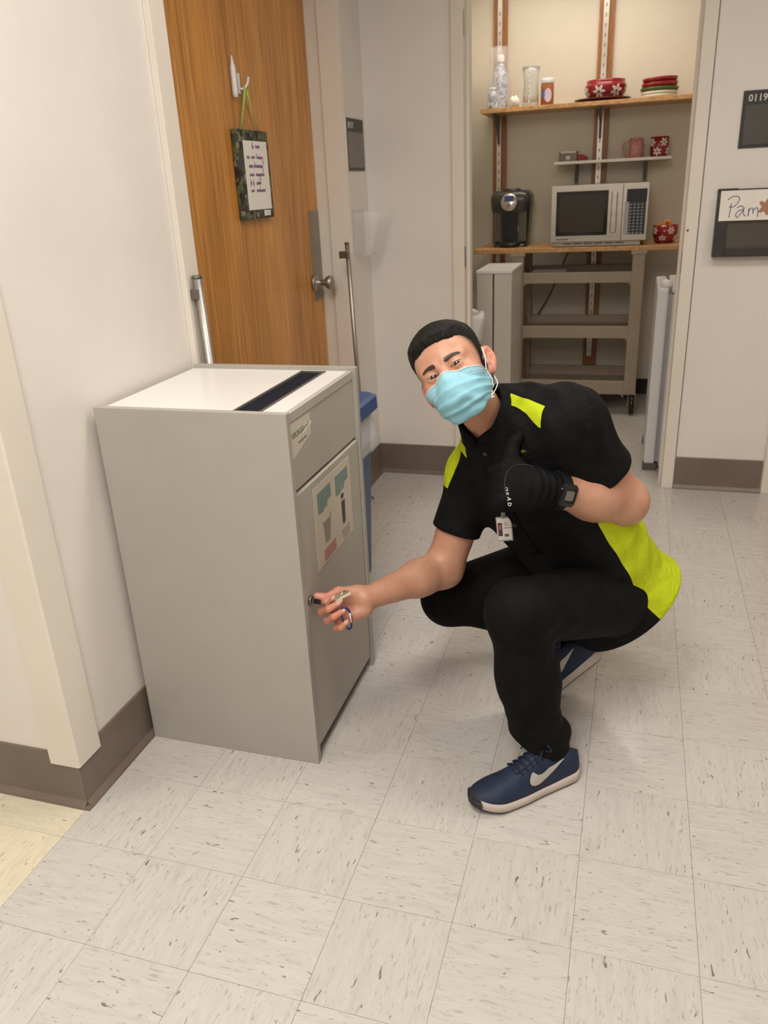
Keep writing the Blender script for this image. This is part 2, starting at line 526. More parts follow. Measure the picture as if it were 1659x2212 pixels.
# door frame on the left wall: jambs with a stop, and a casing
mb = MB()
mb.box(XW, XW + 0.018, DY0 - 0.068, DY0 + 0.004, 0, DTOP + 0.06, 0.002)
mb.box(XW, XW + 0.003, DY1 - 0.004, DY1 + 0.012, 0, DTOP + 0.06)
mb.box(XW, XW + 0.018, DY0 + 0.004, DY1 - 0.004, DTOP - 0.004, DTOP + 0.06, 0.002)
mb.box(XD - 0.05, XW + 0.012, DY1 - 0.006, DY1 + 0.012, 0, DTOP)
mb.box(XD + 0.055, XW + 0.010, DY1 - 0.016, DY1 - 0.006, 0, DTOP)
mb.box(XD - 0.05, XW + 0.012, DY0 - 0.012, DY0 + 0.006, 0, DTOP)
mb.box(XD + 0.055, XW + 0.010, DY0 + 0.006, DY0 + 0.016, 0, DTOP)
mb.box(XD - 0.05, XW + 0.012, DY0, DY1, DTOP - 0.006, DTOP + 0.012)
struct('trim_2', mb, MAT['trim'], 'cream painted metal frame around the wooden door', 'door frame')

# wooden door
door = empty('door_1', (XD, (DY0 + DY1) / 2, 0), 'brown wooden veneer door standing behind the cabinet', 'door')
tag(door, kind='structure')
MB().box(-0.045, 0.0, DY0 + 0.009 - door.location.y, DY1 - 0.009 - door.location.y, 0.008, DTOP - 0.01, 0.0015).build('door_leaf', MAT['door_wood'], door)
dy = lambda y: y - door.location.y
k = 1.308 / 1.254
pz = lambda z: 1.35 - (1.35 - z) * k
pl = MB().box(0.0, 0.0025, dy(3.119 * k), dy(DY1 - 0.012), pz(0.924), pz(1.27), 0.0012).build('escutcheon_plate', MAT['nickel'], door)
ky, kz = dy(3.262), pz(0.997)
hn = MB()
hn.lathe([(0.034, 0), (0.034, 0.004), (0.028, 0.008), (0.013, 0.012), (0.012, 0.042), (0.022, 0.052), (0.029, 0.064), (0.027, 0.078), (0.015, 0.084), (0.0, 0.085)], n=28, M=Matrix.Translation((0.002, ky, kz)) @ Matrix.Rotation(math.pi / 2, 4, 'Y'))
hn.build('knob', MAT['chrome'], door)

# closet door frame (left and right jamb, head)
mb = MB()
mb.box(CX0 - 0.052, CX0, YF - 0.014, YF + 0.012, 0, CTOP + 0.05, 0.003)
mb.box(CX0 - 0.020, CX0, YF + 0.012, YF + 0.175, 0, CTOP)
mb.box(CX0, CX0 + 0.012, YF + 0.055, YF + 0.095, 0, CTOP)
mb.box(CX1, CX1 + 0.050, YF - 0.014, YF + 0.012, 0, CTOP + 0.05, 0.003)
mb.box(CX1, CX1 + 0.020, YF + 0.012, YF + 0.175, 0, CTOP)
mb.box(CX1 - 0.012, CX1, YF + 0.055, YF + 0.095, 0, CTOP)
mb.box(CX0, CX1, YF - 0.014, YF + 0.175, CTOP, CTOP + 0.05)
fr = struct('trim_3', mb, MAT['trim'], 'cream painted metal frame of the open closet', 'door frame')
for z0, z1 in ((1.90, 1.99), (0.995, 1.085)):
    MB().box(CX0 - 0.001, CX0 + 0.003, YF - 0.006, YF + 0.006, z0, z1, 0.001).build('hinge', MAT['steel_dark'], fr)
MB().box(CX1 - 0.0016, CX1 + 0.001, YF - 0.008, YF + 0.022, 0.955, 1.045).build('strike_plate', MAT['steel_dark'], fr)
MB().lathe([(0.005, 0), (0.004, 0.003), (0, 0.0035)], n=12, M=Matrix.Translation((CX1 + 0.012, YF - 0.014, 1.125)) @ Matrix.Rotation(math.pi / 2, 4, 'X')).build('screw_hole', MAT['steel_dark'], fr)
# dark strip standing in for the shadow gap at the frame's outer edge
MB().box(CX1 + 0.050, CX1 + 0.054, YF - 0.004, YF + 0.002, BH, CTOP + 0.05).build('shadow_gap_strip', MAT['vinyl_base'], fr)
# neighbouring door frame at the right edge of the view
mb = MB().box(0.600, 0.655, YF - 0.016, YF + 0.01, 0, CTOP + 0.05, 0.003)
mb.box(1.60, 1.655, YF - 0.016, YF + 0.01, 0, CTOP + 0.05, 0.003).box(0.655, 1.60, YF - 0.016, YF + 0.01, CTOP, CTOP + 0.05, 0.003)
struct('trim_4', mb, MAT['trim'], 'cream painted door frame at the right edge of the picture', 'door frame')
d2 = empty('door_2', (1.13, YF, 0), 'brown wooden veneer door right of the name card', 'door'); tag(d2, kind='structure')
MB().box(-0.474, 0.469, -0.006, 0.0, 0.006, CTOP).build('door_leaf', MAT['door_wood'], d2)

# ================================================================== THINGS ON THE LEFT WALL
# steel guard posts bracketed to the door frame
def guard_post(y, x, ztop, lean, label, ybr, r=0.0105):
    p = empty('guard_post', (x, y, 0), label, 'post', group='steel posts at the wooden door')
    top = Vector((lean[0], lean[1], ztop))
    MB().tube([(0, 0, 0.0), tuple(top * 0.5), tuple(top)], r, 14).build('pole', MAT['chrome'], p)
    MB().lathe([(r + .0004, -0.005), (r + .0008, 0.0), (r, 0.003), (0.0, 0.004)], c=tuple(top), n=16).build('end_cap', MAT['steel_dark'], p)
    MB().lathe([(0.03, 0), (0.03, 0.004), (r + .003, 0.007), (r + .001, 0.03)], n=20).build('floor_flange', MAT['chrome'], p)
    z = ztop - 0.045
    cx = lean[0] * z / ztop
    MB().box(XW + (0.018 if y < 2.5 else 0.012) - x, cx + 0.006, lean[1] - 0.011 + ybr, lean[1] + 0.011 + ybr, z - 0.014, z + 0.014, 0.003).build('bracket', MAT['steel_dark'], p)
    return p
guard_post(2.004, -1.118, 1.145, (-0.024, -0.010), 'leaning steel guard post at the near side of the wooden door', -0.004, 0.0135)
guard_post(3.272, -1.128, 1.142, (-0.004, -0.065), 'steel guard post between the wooden door and the clear holder', 0.0, 0.009)

# hanging notice on the wooden door
nt_y0, nt_y1, nt_z0, nt_z1 = 2.62, 2.865, pz(1.2665), pz(1.538)
nb = empty('hanging_notice', (XD, (nt_y0 + nt_y1) / 2, nt_z0), 'camouflage framed handwritten notice hanging on the wooden door', 'notice')
m, t, b = nt('camouflage')
vo = t.nodes.new('ShaderNodeTexVoronoi'); vo.inputs['Scale'].default_value = 55
nz = t.nodes.new('ShaderNodeTexNoise'); nz.inputs['Scale'].default_value = 30
tc = t.nodes.new('ShaderNodeTexCoord'); mxv = t.nodes.new('ShaderNodeMix'); mxv.data_type = 'VECTOR'; mxv.inputs[0].default_value = 0.05
t.links.new(tc.outputs['Object'], nz.inputs['Vector']); t.links.new(tc.outputs['Object'], mxv.inputs[4]); t.links.new(nz.outputs['Color'], mxv.inputs[5]); t.links.new(mxv.outputs[1], vo.inputs['Vector'])
sp = t.nodes.new('ShaderNodeSeparateColor'); t.links.new(vo.outputs['Color'], sp.inputs[0])
rr = ramp(t, [(0.0, (0.015, 0.014, 0.016)), (0.35, (0.045, 0.06, 0.04)), (0.6, (0.10, 0.115, 0.05)), (0.8, (0.06, 0.045, 0.035)), (0.93, (0.22, 0.21, 0.12))]); rr.color_ramp.interpolation = 'CONSTANT'
t.links.new(sp.outputs[0], rr.inputs[0]); t.links.new(rr.outputs[0], b.inputs['Base Color']); setin(b, Roughness=0.6)
MAT['camo'] = m
MAT['ribbon'] = plain('green_ribbon', (0.35, 0.52, 0.12), 0.55)
w, hh = (nt_y1 - nt_y0), (nt_z1 - nt_z0)
MB().box(0.002, 0.022, -w / 2, w / 2, 0, hh, 0.003).build('board', MAT['camo'], nb)
MB().box(0.022, 0.0235, -w / 2 + 0.040, w / 2 - 0.020, 0.030, hh - 0.034).build('paper', MAT['paper'], nb)
MB().box(0.022, 0.0236, w / 2 - 0.085, w / 2 - 0.035, 0.008, 0.026).build('maker_tag', MAT['paper'], nb)
text_mesh('tag_print', '-4', 0.013, MAT['ink_dark'], frame((0.0238, w / 2 - 0.062, 0.0125), (0, 1, 0), (0, 0, 1)), nb, 0.0002)
# handwriting
def scribble(mb, x0, y, zc, width, hgt, seed, tails=()):
    rnd = random.Random(seed)
    pts = []; n = max(4, int(width / (hgt * 0.33)))
    for i in range(n + 1):
        pts.append((x0, y + width * i / n, zc + (hgt * 0.5 if i % 2 else -hgt * 0.45) * rnd.uniform(0.6, 1.1)))
    mb.tube(smooth_pts(pts, 4), 0.0011, 5)
    for tt in tails:
        yy = y + width * tt[0]
        mb.tube([(x0, yy, zc + hgt * .2), (x0, yy + .002, zc + tt[1] * hgt)], 0.0011, 5)
mb = MB()
py0 = -w / 2 + 0.056
top = hh - 0.052
rows = [[(0.05, 0.010, 0), (0.075, 0.035, 1)], [(0.0, 0.022, 2), (0.036, 0.028, 3), (0.078, 0.048, 4)], [(0.012, 0.03, 5), (0.05, 0.07, 6)], [(0.01, 0.036, 7), (0.06, 0.066, 8)], [(0.012, 0.008, 9), (0.032, 0.006, 10), (0.058, 0.038, 11)], [(0.012, 0.024, 12), (0.055, 0.07, 13)]]
rz = [0, 0.034, 0.062, 0.089, 0.116, 0.140]
for r_, z_ in zip(rows, rz):
    for (o_, w_, sd) in r_:
        tails = {0: [(0.0, 1.3), (0.0, -.9)], 4: [(0.0, 1.4), (1.0, -2.2)], 6: [(0.1, 1.4), (1.0, -2.0)], 8: [(0.5, -1.8)], 9: [(0, 1.3), (0, -1)], 10: [(0, 1.3), (0, -1)], 11: [(.6, 1.5)], 13: [(.35, 1.5)]}.get(sd, [])
        scribble(mb, 0.0242, py0 + o_, top - z_, w_, 0.010, sd, tails)
mb.build('handwriting', MAT['ink_purple'], nb)
# adhesive hook, ribbon and pen
hk_y, hk_z = 2.618 * k - nb.location.y, pz(1.69) - nt_z0
hook = MB().box(0.0, 0.004, hk_y - 0.022, hk_y - 0.004, hk_z - 0.05, hk_z + 0.012, 0.002)
hook.tube(smooth_pts([(0.004, hk_y - 0.012, hk_z - 0.034), (0.016, hk_y - 0.006, hk_z - 0.034), (0.024, hk_y + 0.008, hk_z - 0.018), (0.024, hk_y + 0.018, hk_z + 0.0)], 4), [0.004] * 12 + [0.005], 8)
tag(hook.build('wall_hook', MAT['white_plastic']), 'white plastic adhesive hook holding the green ribbon', 'hook').location = nb.location
rib = MB()
hang = Vector((0.020, hk_y + 0.000, hk_z - 0.028))
for (yy, wd) in ((-w / 2 + 0.062, 1.25), (w / 2 - 0.052, 0.8)):
    a = Vector((0.012, yy, hh - 0.002))
    rib.tube([tuple(a), tuple(a.lerp(hang, 0.5)), tuple(hang)], [0.0035 * wd, 0.006 * wd, 0.009 * wd], 6, flat=(0.12, 1.0, (1, 0, 0)))
rib.build('ribbon', MAT['ribbon'], nb)
pen = MB()
pa, pb = Vector((XD + 0.010, 2.668, pz(1.628))), Vector((XD + 0.007, 2.674, pz(1.745)))
pen.tube([pa, pa.lerp(pb, .1), pa.lerp(pb, .72), pa.lerp(pb, .82), pb], [0.0085, 0.0095, 0.0095, 0.006, 0.003], 10)
tag(pen.build('pen', MAT['white_plastic']), 'white pen tucked upright behind the hook on the door', 'pen')

# room sign on the left wall
def room_sign(name_mat, M, wd, ht, head, txt, label, group, grey, tsz, tx):
    e = bpy.data.objects.new('room_sign', None); COL.objects.link(e); tag(e, label, 'sign', group)
    e.matrix_world = M
    MB().box(0, wd, 0, ht, 0, 0.006, 0.0015).build('backing', MAT['sign_dark'], e)
    MB().box(0.012, wd - 0.004, 0.012, ht - head, 0.006, 0.0075).build('insert', grey, e)
    for kk, tx_ in enumerate(txt.split()):
        text_mesh('number' if kk == 0 else 'initial', tx_, tsz, MAT['sign_text'], Matrix.Translation((tx + kk * 0.105, ht - head * 0.5 - tsz * 0.36, 0.0064)), e, 0.0006, 0.0006)
    return e
room_sign(None, frame((XW, 3.395, 1.415), (0, 1, 0), (0, 0, 1)), 0.225, 0.200, 0.052, '0117', 'grey room number sign on the wall right of the wooden door', 'room signs', plain('sign_insert', (0.18, 0.165, 0.145), 0.45), 0.034, 0.022)
room_sign(None, frame((0.346, YF, 1.421), (1, 0, 0), (0, 0, 1)), 0.225, 0.200, 0.050, '0119  R', 'dark room number sign above the name card at right', 'room signs', MAT['sign_grey'], 0.034, 0.018)

# clear acrylic holder
m, t, b = nt('clear_acrylic')
b.inputs['Base Color'].default_value = (0.95, 0.95, 0.93, 1); setin(b, Roughness=0.08, IOR=1.49); b.inputs['Alpha'].default_value = 0.14
MAT['acrylic'] = m
ac = empty('acrylic_holder', (XW, 3.50, 1.075), 'empty clear acrylic holder mounted on the wall by the corner', 'holder')
T = 0.003
def slab(mb, pts, axis, a, b_): mb.prism(pts, axis, a, b_)
mb = MB().box(0.0, T, -0.075, 0.085, 0, 0.185)
mb.build('back_plate', MAT['acrylic'], ac)
MB().prism([(0.075, 0.0), (0.078, 0.0), (0.128, 0.175), (0.125, 0.175)], 'y', -0.075, 0.085).build('front_plate', MAT['acrylic'], ac)
for yy in (-0.075, 0.082):
    MB().prism([(T, 0.0), (0.075, 0.0), (0.125, 0.175), (T, 0.175)], 'y', yy, yy + T).build('side_plate', MAT['acrylic'], ac)
MB().prism([(T, 0.0), (0.075, 0.0), (0.076, 0.003), (T, 0.003)], 'y', -0.072, 0.082).build('bottom_plate', MAT['acrylic'], ac)

# file pocket and name card on the right wall
fh = empty('file_pocket', (0.29, YF, 1.020), 'dark smoked plastic file pocket on the wall under the room sign', 'file pocket')
MB().box(0, 0.34, -0.006, 0, 0, 0.255, 0.002).build('back_plate', MAT['sign_grey'], fh)
MB().box(0.004, 0.336, -0.040, -0.006, 0.0, 0.012, 0.003).build('pocket_floor', MAT['sign_dark'], fh)
MB().box(0.0, 0.045, -0.044, -0.006, 0.0, 0.135, 0.003).build('pocket_side', MAT['sign_dark'], fh)
MB().box(0.295, 0.34, -0.044, -0.006, 0.0, 0.135, 0.003).build('pocket_side', MAT['sign_dark'], fh)
MB().box(0.044, 0.296, -0.046, -0.042, 0.0, 0.032, 0.001).build('front_lip', MAT['sign_dark'], fh)
MB().box(0.046, 0.294, -0.030, -0.026, 0.012, 0.20).build('front_window', plain('smoked_plastic', (0.085, 0.075, 0.065), 0.3), fh)
MB().box(0.0, 0.075, -0.010, -0.006, 0.245, 0.257).build('top_lip', MAT['sign_dark'], fh)
nc = empty('name_card', (0.300, YF - 0.0, 1.158), 'white card with handwritten blue lettering on the file pocket', 'card')
MB().box(0.0, 0.29, -0.0454, -0.0442, 0.0, 0.112).build('card', MAT['paper'], nc)
st = MB()
yk = -0.0458
def stroke(pts, r=0.0016):
    st.tube(smooth_pts([(p[0], yk, p[1]) for p in pts], 4), r, 6)
# capital P, then a, m
stroke([(0.042, 0.066), (0.040, 0.040), (0.038, 0.012)])
stroke([(0.027, 0.078), (0.045, 0.090), (0.062, 0.090), (0.070, 0.080), (0.062, 0.062), (0.050, 0.052), (0.034, 0.052)])
stroke([(0.064, 0.048), (0.078, 0.054), (0.090, 0.046), (0.082, 0.030), (0.070, 0.012), (0.062, 0.020), (0.068, 0.034), (0.082, 0.040), (0.089, 0.042)])
stroke([(0.089, 0.044), (0.090, 0.024), (0.098, 0.016)])
stroke([(0.108, 0.046), (0.108, 0.014), (0.109, 0.034), (0.118, 0.046), (0.124, 0.036), (0.124, 0.024), (0.126, 0.038), (0.136, 0.046), (0.141, 0.036), (0.142, 0.012)])
st.build('lettering', MAT['ink_blue'], nc)
lf = MB()
pts = []
for i in range(24):
    a = 2 * math.pi * i / 24
    r = 0.022 * (1.0 + 0.35 * math.cos(5 * a))
    pts.append((0.168 + r * math.cos(a), 0.048 + r * math.sin(a) * 1.15))
lf.prism(pts, 'y', -0.0464, -0.0454)
lf.build('leaf_sticker', plain('leaf_brown', (0.38, 0.20, 0.12), 0.7), nc)
# ================================================================== DISPOSAL CABINET
cab = empty('disposal_cabinet', (-0.923, 1.725, 0), 'grey laminate document disposal cabinet with a slot in its white top', 'cabinet')
cx, cy = cab.location.x, cab.location.y
def cbox(x0, x1, y0, y1, z0, z1, bev=0.0):
    return MB().box(x0 - cx, x1 - cx, y0 - cy, y1 - cy, z0, z1, bev)
CX_L, CX_R, CY_N, CY_F, CH = -1.160, -0.684, 1.487, 1.963, 0.915
cbox(CX_L, CX_R, CY_N, CY_N + 0.018, 0.0, CH, 0.0012).build('side_panel', MAT['cabinet'], cab)
cbox(CX_L, CX_R, CY_F - 0.018, CY_F, 0.0, CH, 0.0012).build('side_panel', MAT['cabinet'], cab)
cbox(CX_L, CX_L + 0.015, CY_N + 0.018, CY_F - 0.018, 0.0, 0.89).build('back_panel', MAT['cabinet'], cab)
SX0, SX1, SY0, SY1 = -0.832, -0.762, 1.522, 1.932
tp = MB()
for (a, b_, c, d) in ((CX_L, SX0, CY_N + .018, CY_F - .018), (SX1, CX_R - .024, CY_N + .018, CY_F - .018), (SX0, SX1, CY_N + .018, SY0), (SX0, SX1, SY1, CY_F - .018)):
    tp.box(a - cx, b_ - cx, c - cy, d - cy, 0.882, 0.905)
tp.build('top_panel', MAT['cabinet_top'], cab)
sl = MB()
for (a, b_, c, d) in ((SX0, SX0 + .006, SY0, SY1), (SX1 - .006, SX1, SY0, SY1), (SX0, SX1, SY0, SY0 + .006), (SX0, SX1, SY1 - .006, SY1)):
    sl.box(a - cx, b_ - cx, c - cy, d - cy, 0.84, 0.907)
slo = sl.build('slot_frame', MAT['grey_plastic'], cab)
cbox(SX0 + .006, SX1 - .006, SY0 + .006, SY1 - .006, 0.840, 0.9025).build('slot_flap', MAT['dark_slot'], slo)
cbox(CX_R - 0.030, CX_R - 0.012, CY_N + 0.0185, CY_F - 0.0185, 0.726, 0.884, 0.001).build('upper_panel', MAT['cabinet_front'], cab)
dr = cbox(CX_R - 0.026, CX_R - 0.006, CY_N + 0.0205, CY_F - 0.0215, 0.035, 0.718, 0.0012).build('cabinet_door', MAT['cabinet_front'], cab)
cbox(CX_R - 0.05, CX_R - 0.03, CY_N + 0.018, CY_F - 0.018, 0.0, 0.035).build('kick_panel', MAT['dark_slot'], cab)
cbox(CX_R - 0.024, CX_R - 0.010, CY_N + 0.018, CY_F - 0.018, 0.885, 0.905).build('front_rail', MAT['cabinet_front'], cab)
LK = Vector((-0.690, 1.537, 0.4445))
MB().lathe([(0.012, 0.0), (0.012, 0.004), (0.009, 0.007), (0.0, 0.007)], n=20, M=Matrix.Translation((LK.x - cx, LK.y - cy, LK.z)) @ Matrix.Rotation(math.pi / 2, 4, 'Y')).build('lock', MAT['steel_dark'], dr)

# label sticker and poster on the cabinet
MAT['sticker'] = plain('sticker', (0.62, 0.57, 0.48), 0.5, var=0.02)
MAT['green_print'] = plain('green_print', (0.09, 0.14, 0.05), 0.6)
sk = empty('label_sticker', (CX_R - 0.012, 1.524, 0.798), 'small cream label sticker with green lettering at the top corner of the cabinet', 'sticker')
def quad(mb, pts, x, th=0.0006):
    mb.prism([(p[0], p[1]) for p in pts], 'x', x, x + th)
mb = MB(); quad(mb, [(0.0, 0.0), (0.118, 0.030), (0.118, 0.080), (0.002, 0.082)], 0.0); mb.build('sticker_sheet', MAT['sticker'], sk)
mb = MB(); quad(mb, [(0.07, 0.0425), (0.118, 0.052), (0.124, 0.058), (0.07, 0.0465)], 0.0006); mb.build('peeled_edge', MAT['paper'], sk)
text_mesh('print', 'VIKING', 0.020, MAT['green_print'], frame((0.0008, 0.006, 0.046), (0, 1, 0.02), (0, 0, 1)), sk, 0.0002)
text_mesh('print', 'shred', 0.019, plain('green_print_light', (0.16, 0.20, 0.07), 0.6), frame((0.0008, 0.066, 0.048), (0, 1, 0.02), (0, 0, 1)), sk, 0.0002)
text_mesh('print', 'security first', 0.010, MAT['ink_dark'], frame((0.0008, 0.040, 0.028), (0, 1, 0.03), (0, 0, 1)), sk, 0.0001)

po = empty('recycling_poster', (CX_R - 0.006, 1.604, 0.487), 'printed paper poster with cup and bottle pictures on the cabinet door', 'poster')
pw, ph = 0.264, 0.212
quad(q := MB(), [(0, 0), (pw, 0), (pw - .003, ph), (0.004, ph)], 0.0); q.build('poster_sheet', plain('poster_paper', (0.60, 0.54, 0.45), 0.6, var=0.02), po)
MAT['teal'] = plain('teal_print', (0.20, 0.28, 0.26), 0.6)
MAT['pink'] = plain('pink_print', (0.46, 0.24, 0.20), 0.6, var=0.15, scale=120)
MAT['grey_print'] = plain('grey_print', (0.30, 0.265, 0.22), 0.6)
def rectp(name, mat, y0, y1, z0, z1, pts=None):
    mb = MB(); quad(mb, pts or [(y0, z0), (y1, z0), (y1, z1), (y0, z1)], 0.0006, 0.0004); return mb.build(name, mat, po)
rectp('heading_panel', MAT['teal'], 0, 0, 0, 0, [(0.025, 0.140), (0.06, 0.136), (0.062, 0.142), (0.085, 0.142), (0.088, 0.155), (0.115, 0.156), (0.115, 0.192), (0.025, 0.192)])
rectp('heading_panel', MAT['teal'], 0, 0, 0, 0, [(0.148, 0.140), (0.18, 0.136), (0.19, 0.142), (0.21, 0.143), (0.215, 0.157), (0.242, 0.158), (0.242, 0.192), (0.148, 0.192)])
rectp('cup_picture', MAT['grey_print'], 0, 0, 0, 0, [(0.060, 0.050), (0.092, 0.050), (0.105, 0.118), (0.100, 0.118), (0.096, 0.108), (0.055, 0.108), (0.050, 0.112), (0.052, 0.1)])
rectp('bottle_picture', MAT['sign_dark'], 0, 0, 0, 0, [(0.186, 0.052), (0.194, 0.046), (0.206, 0.052), (0.210, 0.112), (0.183, 0.112)])
rectp('bottle_cap_picture', MAT['sign_dark'], 0, 0, 0, 0, [(0.182, 0.120), (0.2, 0.118), (0.206, 0.127), (0.197, 0.133), (0.184, 0.130)])
rectp('text_block', MAT['pink'], 0.045, 0.128, 0.006, 0.037)
for i in range(4):
    rectp('text_line', MAT['grey_print'], 0.172 + 0.004 * i, 0.238 - 0.008 * (i % 2), 0.030 - 0.0075 * i, 0.0335 - 0.0075 * i)

# ================================================================== BLUE BIN BEHIND THE CABINET
bn = empty('waste_bin', (-1.000, 2.38, 0), 'slim blue plastic recycling bin standing behind the cabinet', 'bin')
def rrect(hx, hy, r, n=5):
    pts = []
    for (sx, sy, a0) in ((1, 1, 0), (-1, 1, 90), (-1, -1, 180), (1, -1, 270)):
        for i in range(n + 1):
            a = math.radians(a0 + 90 * i / n)
            pts.append((sx * (hx - r) + r * math.cos(a), sy * (hy - r) + r * math.sin(a)))
    return pts
def loft(mb, rings, closed_ends=(True, True), smooth=False):
    n = len(rings[0]); vs_ = [p for r in rings for p in r]; fs = []
    for j in range(len(rings) - 1):
        for i in range(n):
            fs.append((j * n + i, j * n + (i + 1) % n, (j + 1) * n + (i + 1) % n, (j + 1) * n + i))
    mb.add(vs_, fs, smooth)
    if closed_ends[0]: mb.add(rings[0], [tuple(reversed(range(n)))])
    if closed_ends[1]: mb.add(rings[-1], [tuple(range(n))])
    return mb
def ring(hx, hy, r, z, dx=0, dy=0): return [(p[0] + dx, p[1] + dy, z) for p in rrect(hx, hy, r)]
loft(MB(), [ring(.115, .205, .03, 0), ring(.116, .206, .03, .01), ring(.137, .235, .035, .60), ring(.13, .23, .035, .60), ring(.11, .20, .03, .02)], (True, True)).build('bin_body', MAT['blue_body'], bn)
loft(MB(), [ring(.150, .262, .04, .618), ring(.156, .268, .042, .625), ring(.154, .266, .042, .668), ring(.140, .252, .04, .676), ring(.085, .19, .035, .676), ring(.085, .19, .035, .630)], (False, False)).build('bin_lid', MAT['blue_plastic'], bn)
MB().box(-.085, .085, -.19, .19, .630, .634).build('lid_floor', MAT['blue_plastic'], bn)
m, t, b = nt('bin_liner_film'); b.inputs['Base Color'].default_value = (0.86, 0.86, 0.86, 1); setin(b, Roughness=0.35, IOR=1.3)
b.inputs['Alpha'].default_value = 0.55
MAT['film'] = m
rnd = random.Random(5)
def crumple(rg, amp):
    return [(p[0] + rnd.uniform(-amp, amp), p[1] + rnd.uniform(-amp, amp), p[2] + rnd.uniform(-amp, amp)) for p in rg]
def rr2(hx, hy, r, z, n=9): return [(p[0], p[1], z) for p in rrect(hx, hy, r, n)]
ln = loft(MB(), [rr2(.138, .238, .04, .615), crumple(rr2(.143, .242, .04, .58), .003), crumple(rr2(.152, .256, .045, .54), .006), crumple(rr2(.160, .268, .05, .505), .008), crumple(rr2(.146, .248, .05, .500), .004)], (False, False), True)
tag(ln.build('bin_liner', MAT['film']), 'translucent white liner bag hanging over the rim of the blue bin', 'bag').location = bn.location

# ================================================================== CLOSET
def wall_standard(x0, x1, s0, s1, z0, z1, label):
    e = empty('wall_standard', ((x0 + x1) / 2, YB, z0), label, 'shelf rail', group='shelf rails')
    h = z1 - z0; a, b_ = x0 - e.location.x, x1 - e.location.x
    MB().box(a, b_, -0.020, 0, 0, h, 0.002).build('batten', MAT['batten_wood'], e)
    q = MB(); c0, c1 = s0 - e.location.x, s1 - e.location.x
    q.box(c0, c1, -0.034, -0.020, 0.06, h); o = q.build('slotted_rail', MAT['chrome_white'], e)
    sl_ = MB(); n = int((h - 0.1) / 0.05)
    for i in range(n):
        z = 0.09 + i * 0.05
        sl_.box((c0 + c1) / 2 - 0.003, (c0 + c1) / 2 + 0.003, -0.0346, -0.033, z, z + 0.018)
    tag(sl_.build('slot_row', MAT['grey_shelf'], o), kind='stuff')
MAT['grey_shelf'] = plain('grey_bracket', (0.22, 0.20, 0.17), 0.45)
MAT['chrome_white'] = plain('zinc_rail', (0.66, 0.63, 0.58), 0.35, 0.6)
wall_standard(-0.906, -0.824, -0.880, -0.854, 0.20, 2.33, 'brown wall batten with metal shelf rail left of the coffee maker')
wall_standard(-0.300, -0.215, -0.277, -0.247, 0.19, 2.40, 'brown wall batten with metal shelf rail behind the microwave')

sh = empty('wall_shelf', (-0.24, 5.27, 1.712), 'long oak wall shelf near the top of the closet', 'shelf')
MB().box(-0.695, 0.86, -0.15, 0.148, 0, 0.023, 0.002).build('board', MAT['shelf_wood'], sh)
for bx in (-0.867 + 0.24, -0.262 + 0.24):
    q = MB(); q.prism([(0.114, 0.0), (0.114, -0.16), (0.104, -0.16), (0.06, -0.07), (-0.12, -0.012), (-0.12, 0.0)], 'x', bx - 0.006, bx + 0.006)
    q.build('bracket', MAT['grey_plastic'], sh)
# lower white shelf with two brackets
ls = empty('small_shelf', (-0.18, 5.31, 1.417), 'small white metal shelf above the microwave', 'shelf')
MB().box(-0.33, 0.328, -0.11, 0.108, 0, 0.016, 0.002).build('board', plain('shelf_white', (0.55, 0.52, 0.46), 0.4), ls)
for bx in (-0.21, 0.19):
    q = MB(); q.box(bx - 0.012, bx + 0.012, 0.098, 0.108, -0.28, 0.0); q.prism([(0.098, 0), (0.098, -0.10), (0.09, -0.10), (-0.09, -0.008), (-0.09, 0)], 'x', bx - 0.003, bx + 0.003)
    q.build('bracket', MAT['grey_shelf'] if 'grey_shelf' in MAT else MAT.setdefault('grey_shelf', plain('grey_bracket', (0.22, 0.20, 0.17), 0.45)), ls)

SZ = 1.735
m, t, b = nt('clear_plastic'); b.inputs['Base Color'].default_value = (0.80, 0.82, 0.86, 1); setin(b, Roughness=0.15, IOR=1.2); b.inputs['Alpha'].default_value = 0.45
MAT['clear'] = m
m, t, b = nt('patterned_cup')
vv = coords(t, (1, 1, 1)); f = noise(t, 60, 2, 0.6, vv)
r = ramp(t, [(0.38, (0.16, 0.17, 0.36)), (0.48, (0.40, 0.41, 0.52)), (0.6, (0.70, 0.72, 0.72)), (0.7, (0.42, 0.55, 0.46))]); t.links.new(f, r.inputs[0]); t.links.new(r.outputs[0], b.inputs['Base Color']); setin(b, Roughness=0.35)
MAT['cup_print'] = m
def water_bottle(x, y, h, r, label):
    e = empty('water_bottle', (x, y, SZ), label, 'bottle', group='bottles on the oak shelf')
    MB().lathe([(r * .85, 0), (r, .01), (r, h * .30), (r * .93, h * .34), (r, h * .38), (r, h * .62), (r * .8, h * .72), (r * .42, h * .85), (r * .40, h * .9)], n=20).build('bottle_body', MAT['cup_print'], e)
    MB().lathe([(r * .52, h * .87), (r * .54, h * .9), (r * .52, h), (r * .4, h * 1.01), (0, h * 1.01)], n=18).build('cap', MAT['white_plastic'], e)
water_bottle(-0.842, 5.27, 0.285, 0.041, 'tall clear bottle with white cap inside the plastic bag on the oak shelf')
water_bottle(-0.872, 5.18, 0.115, 0.033, 'short bottle with white cap in front of the tall bottle')
rnd = random.Random(11)
rings = []
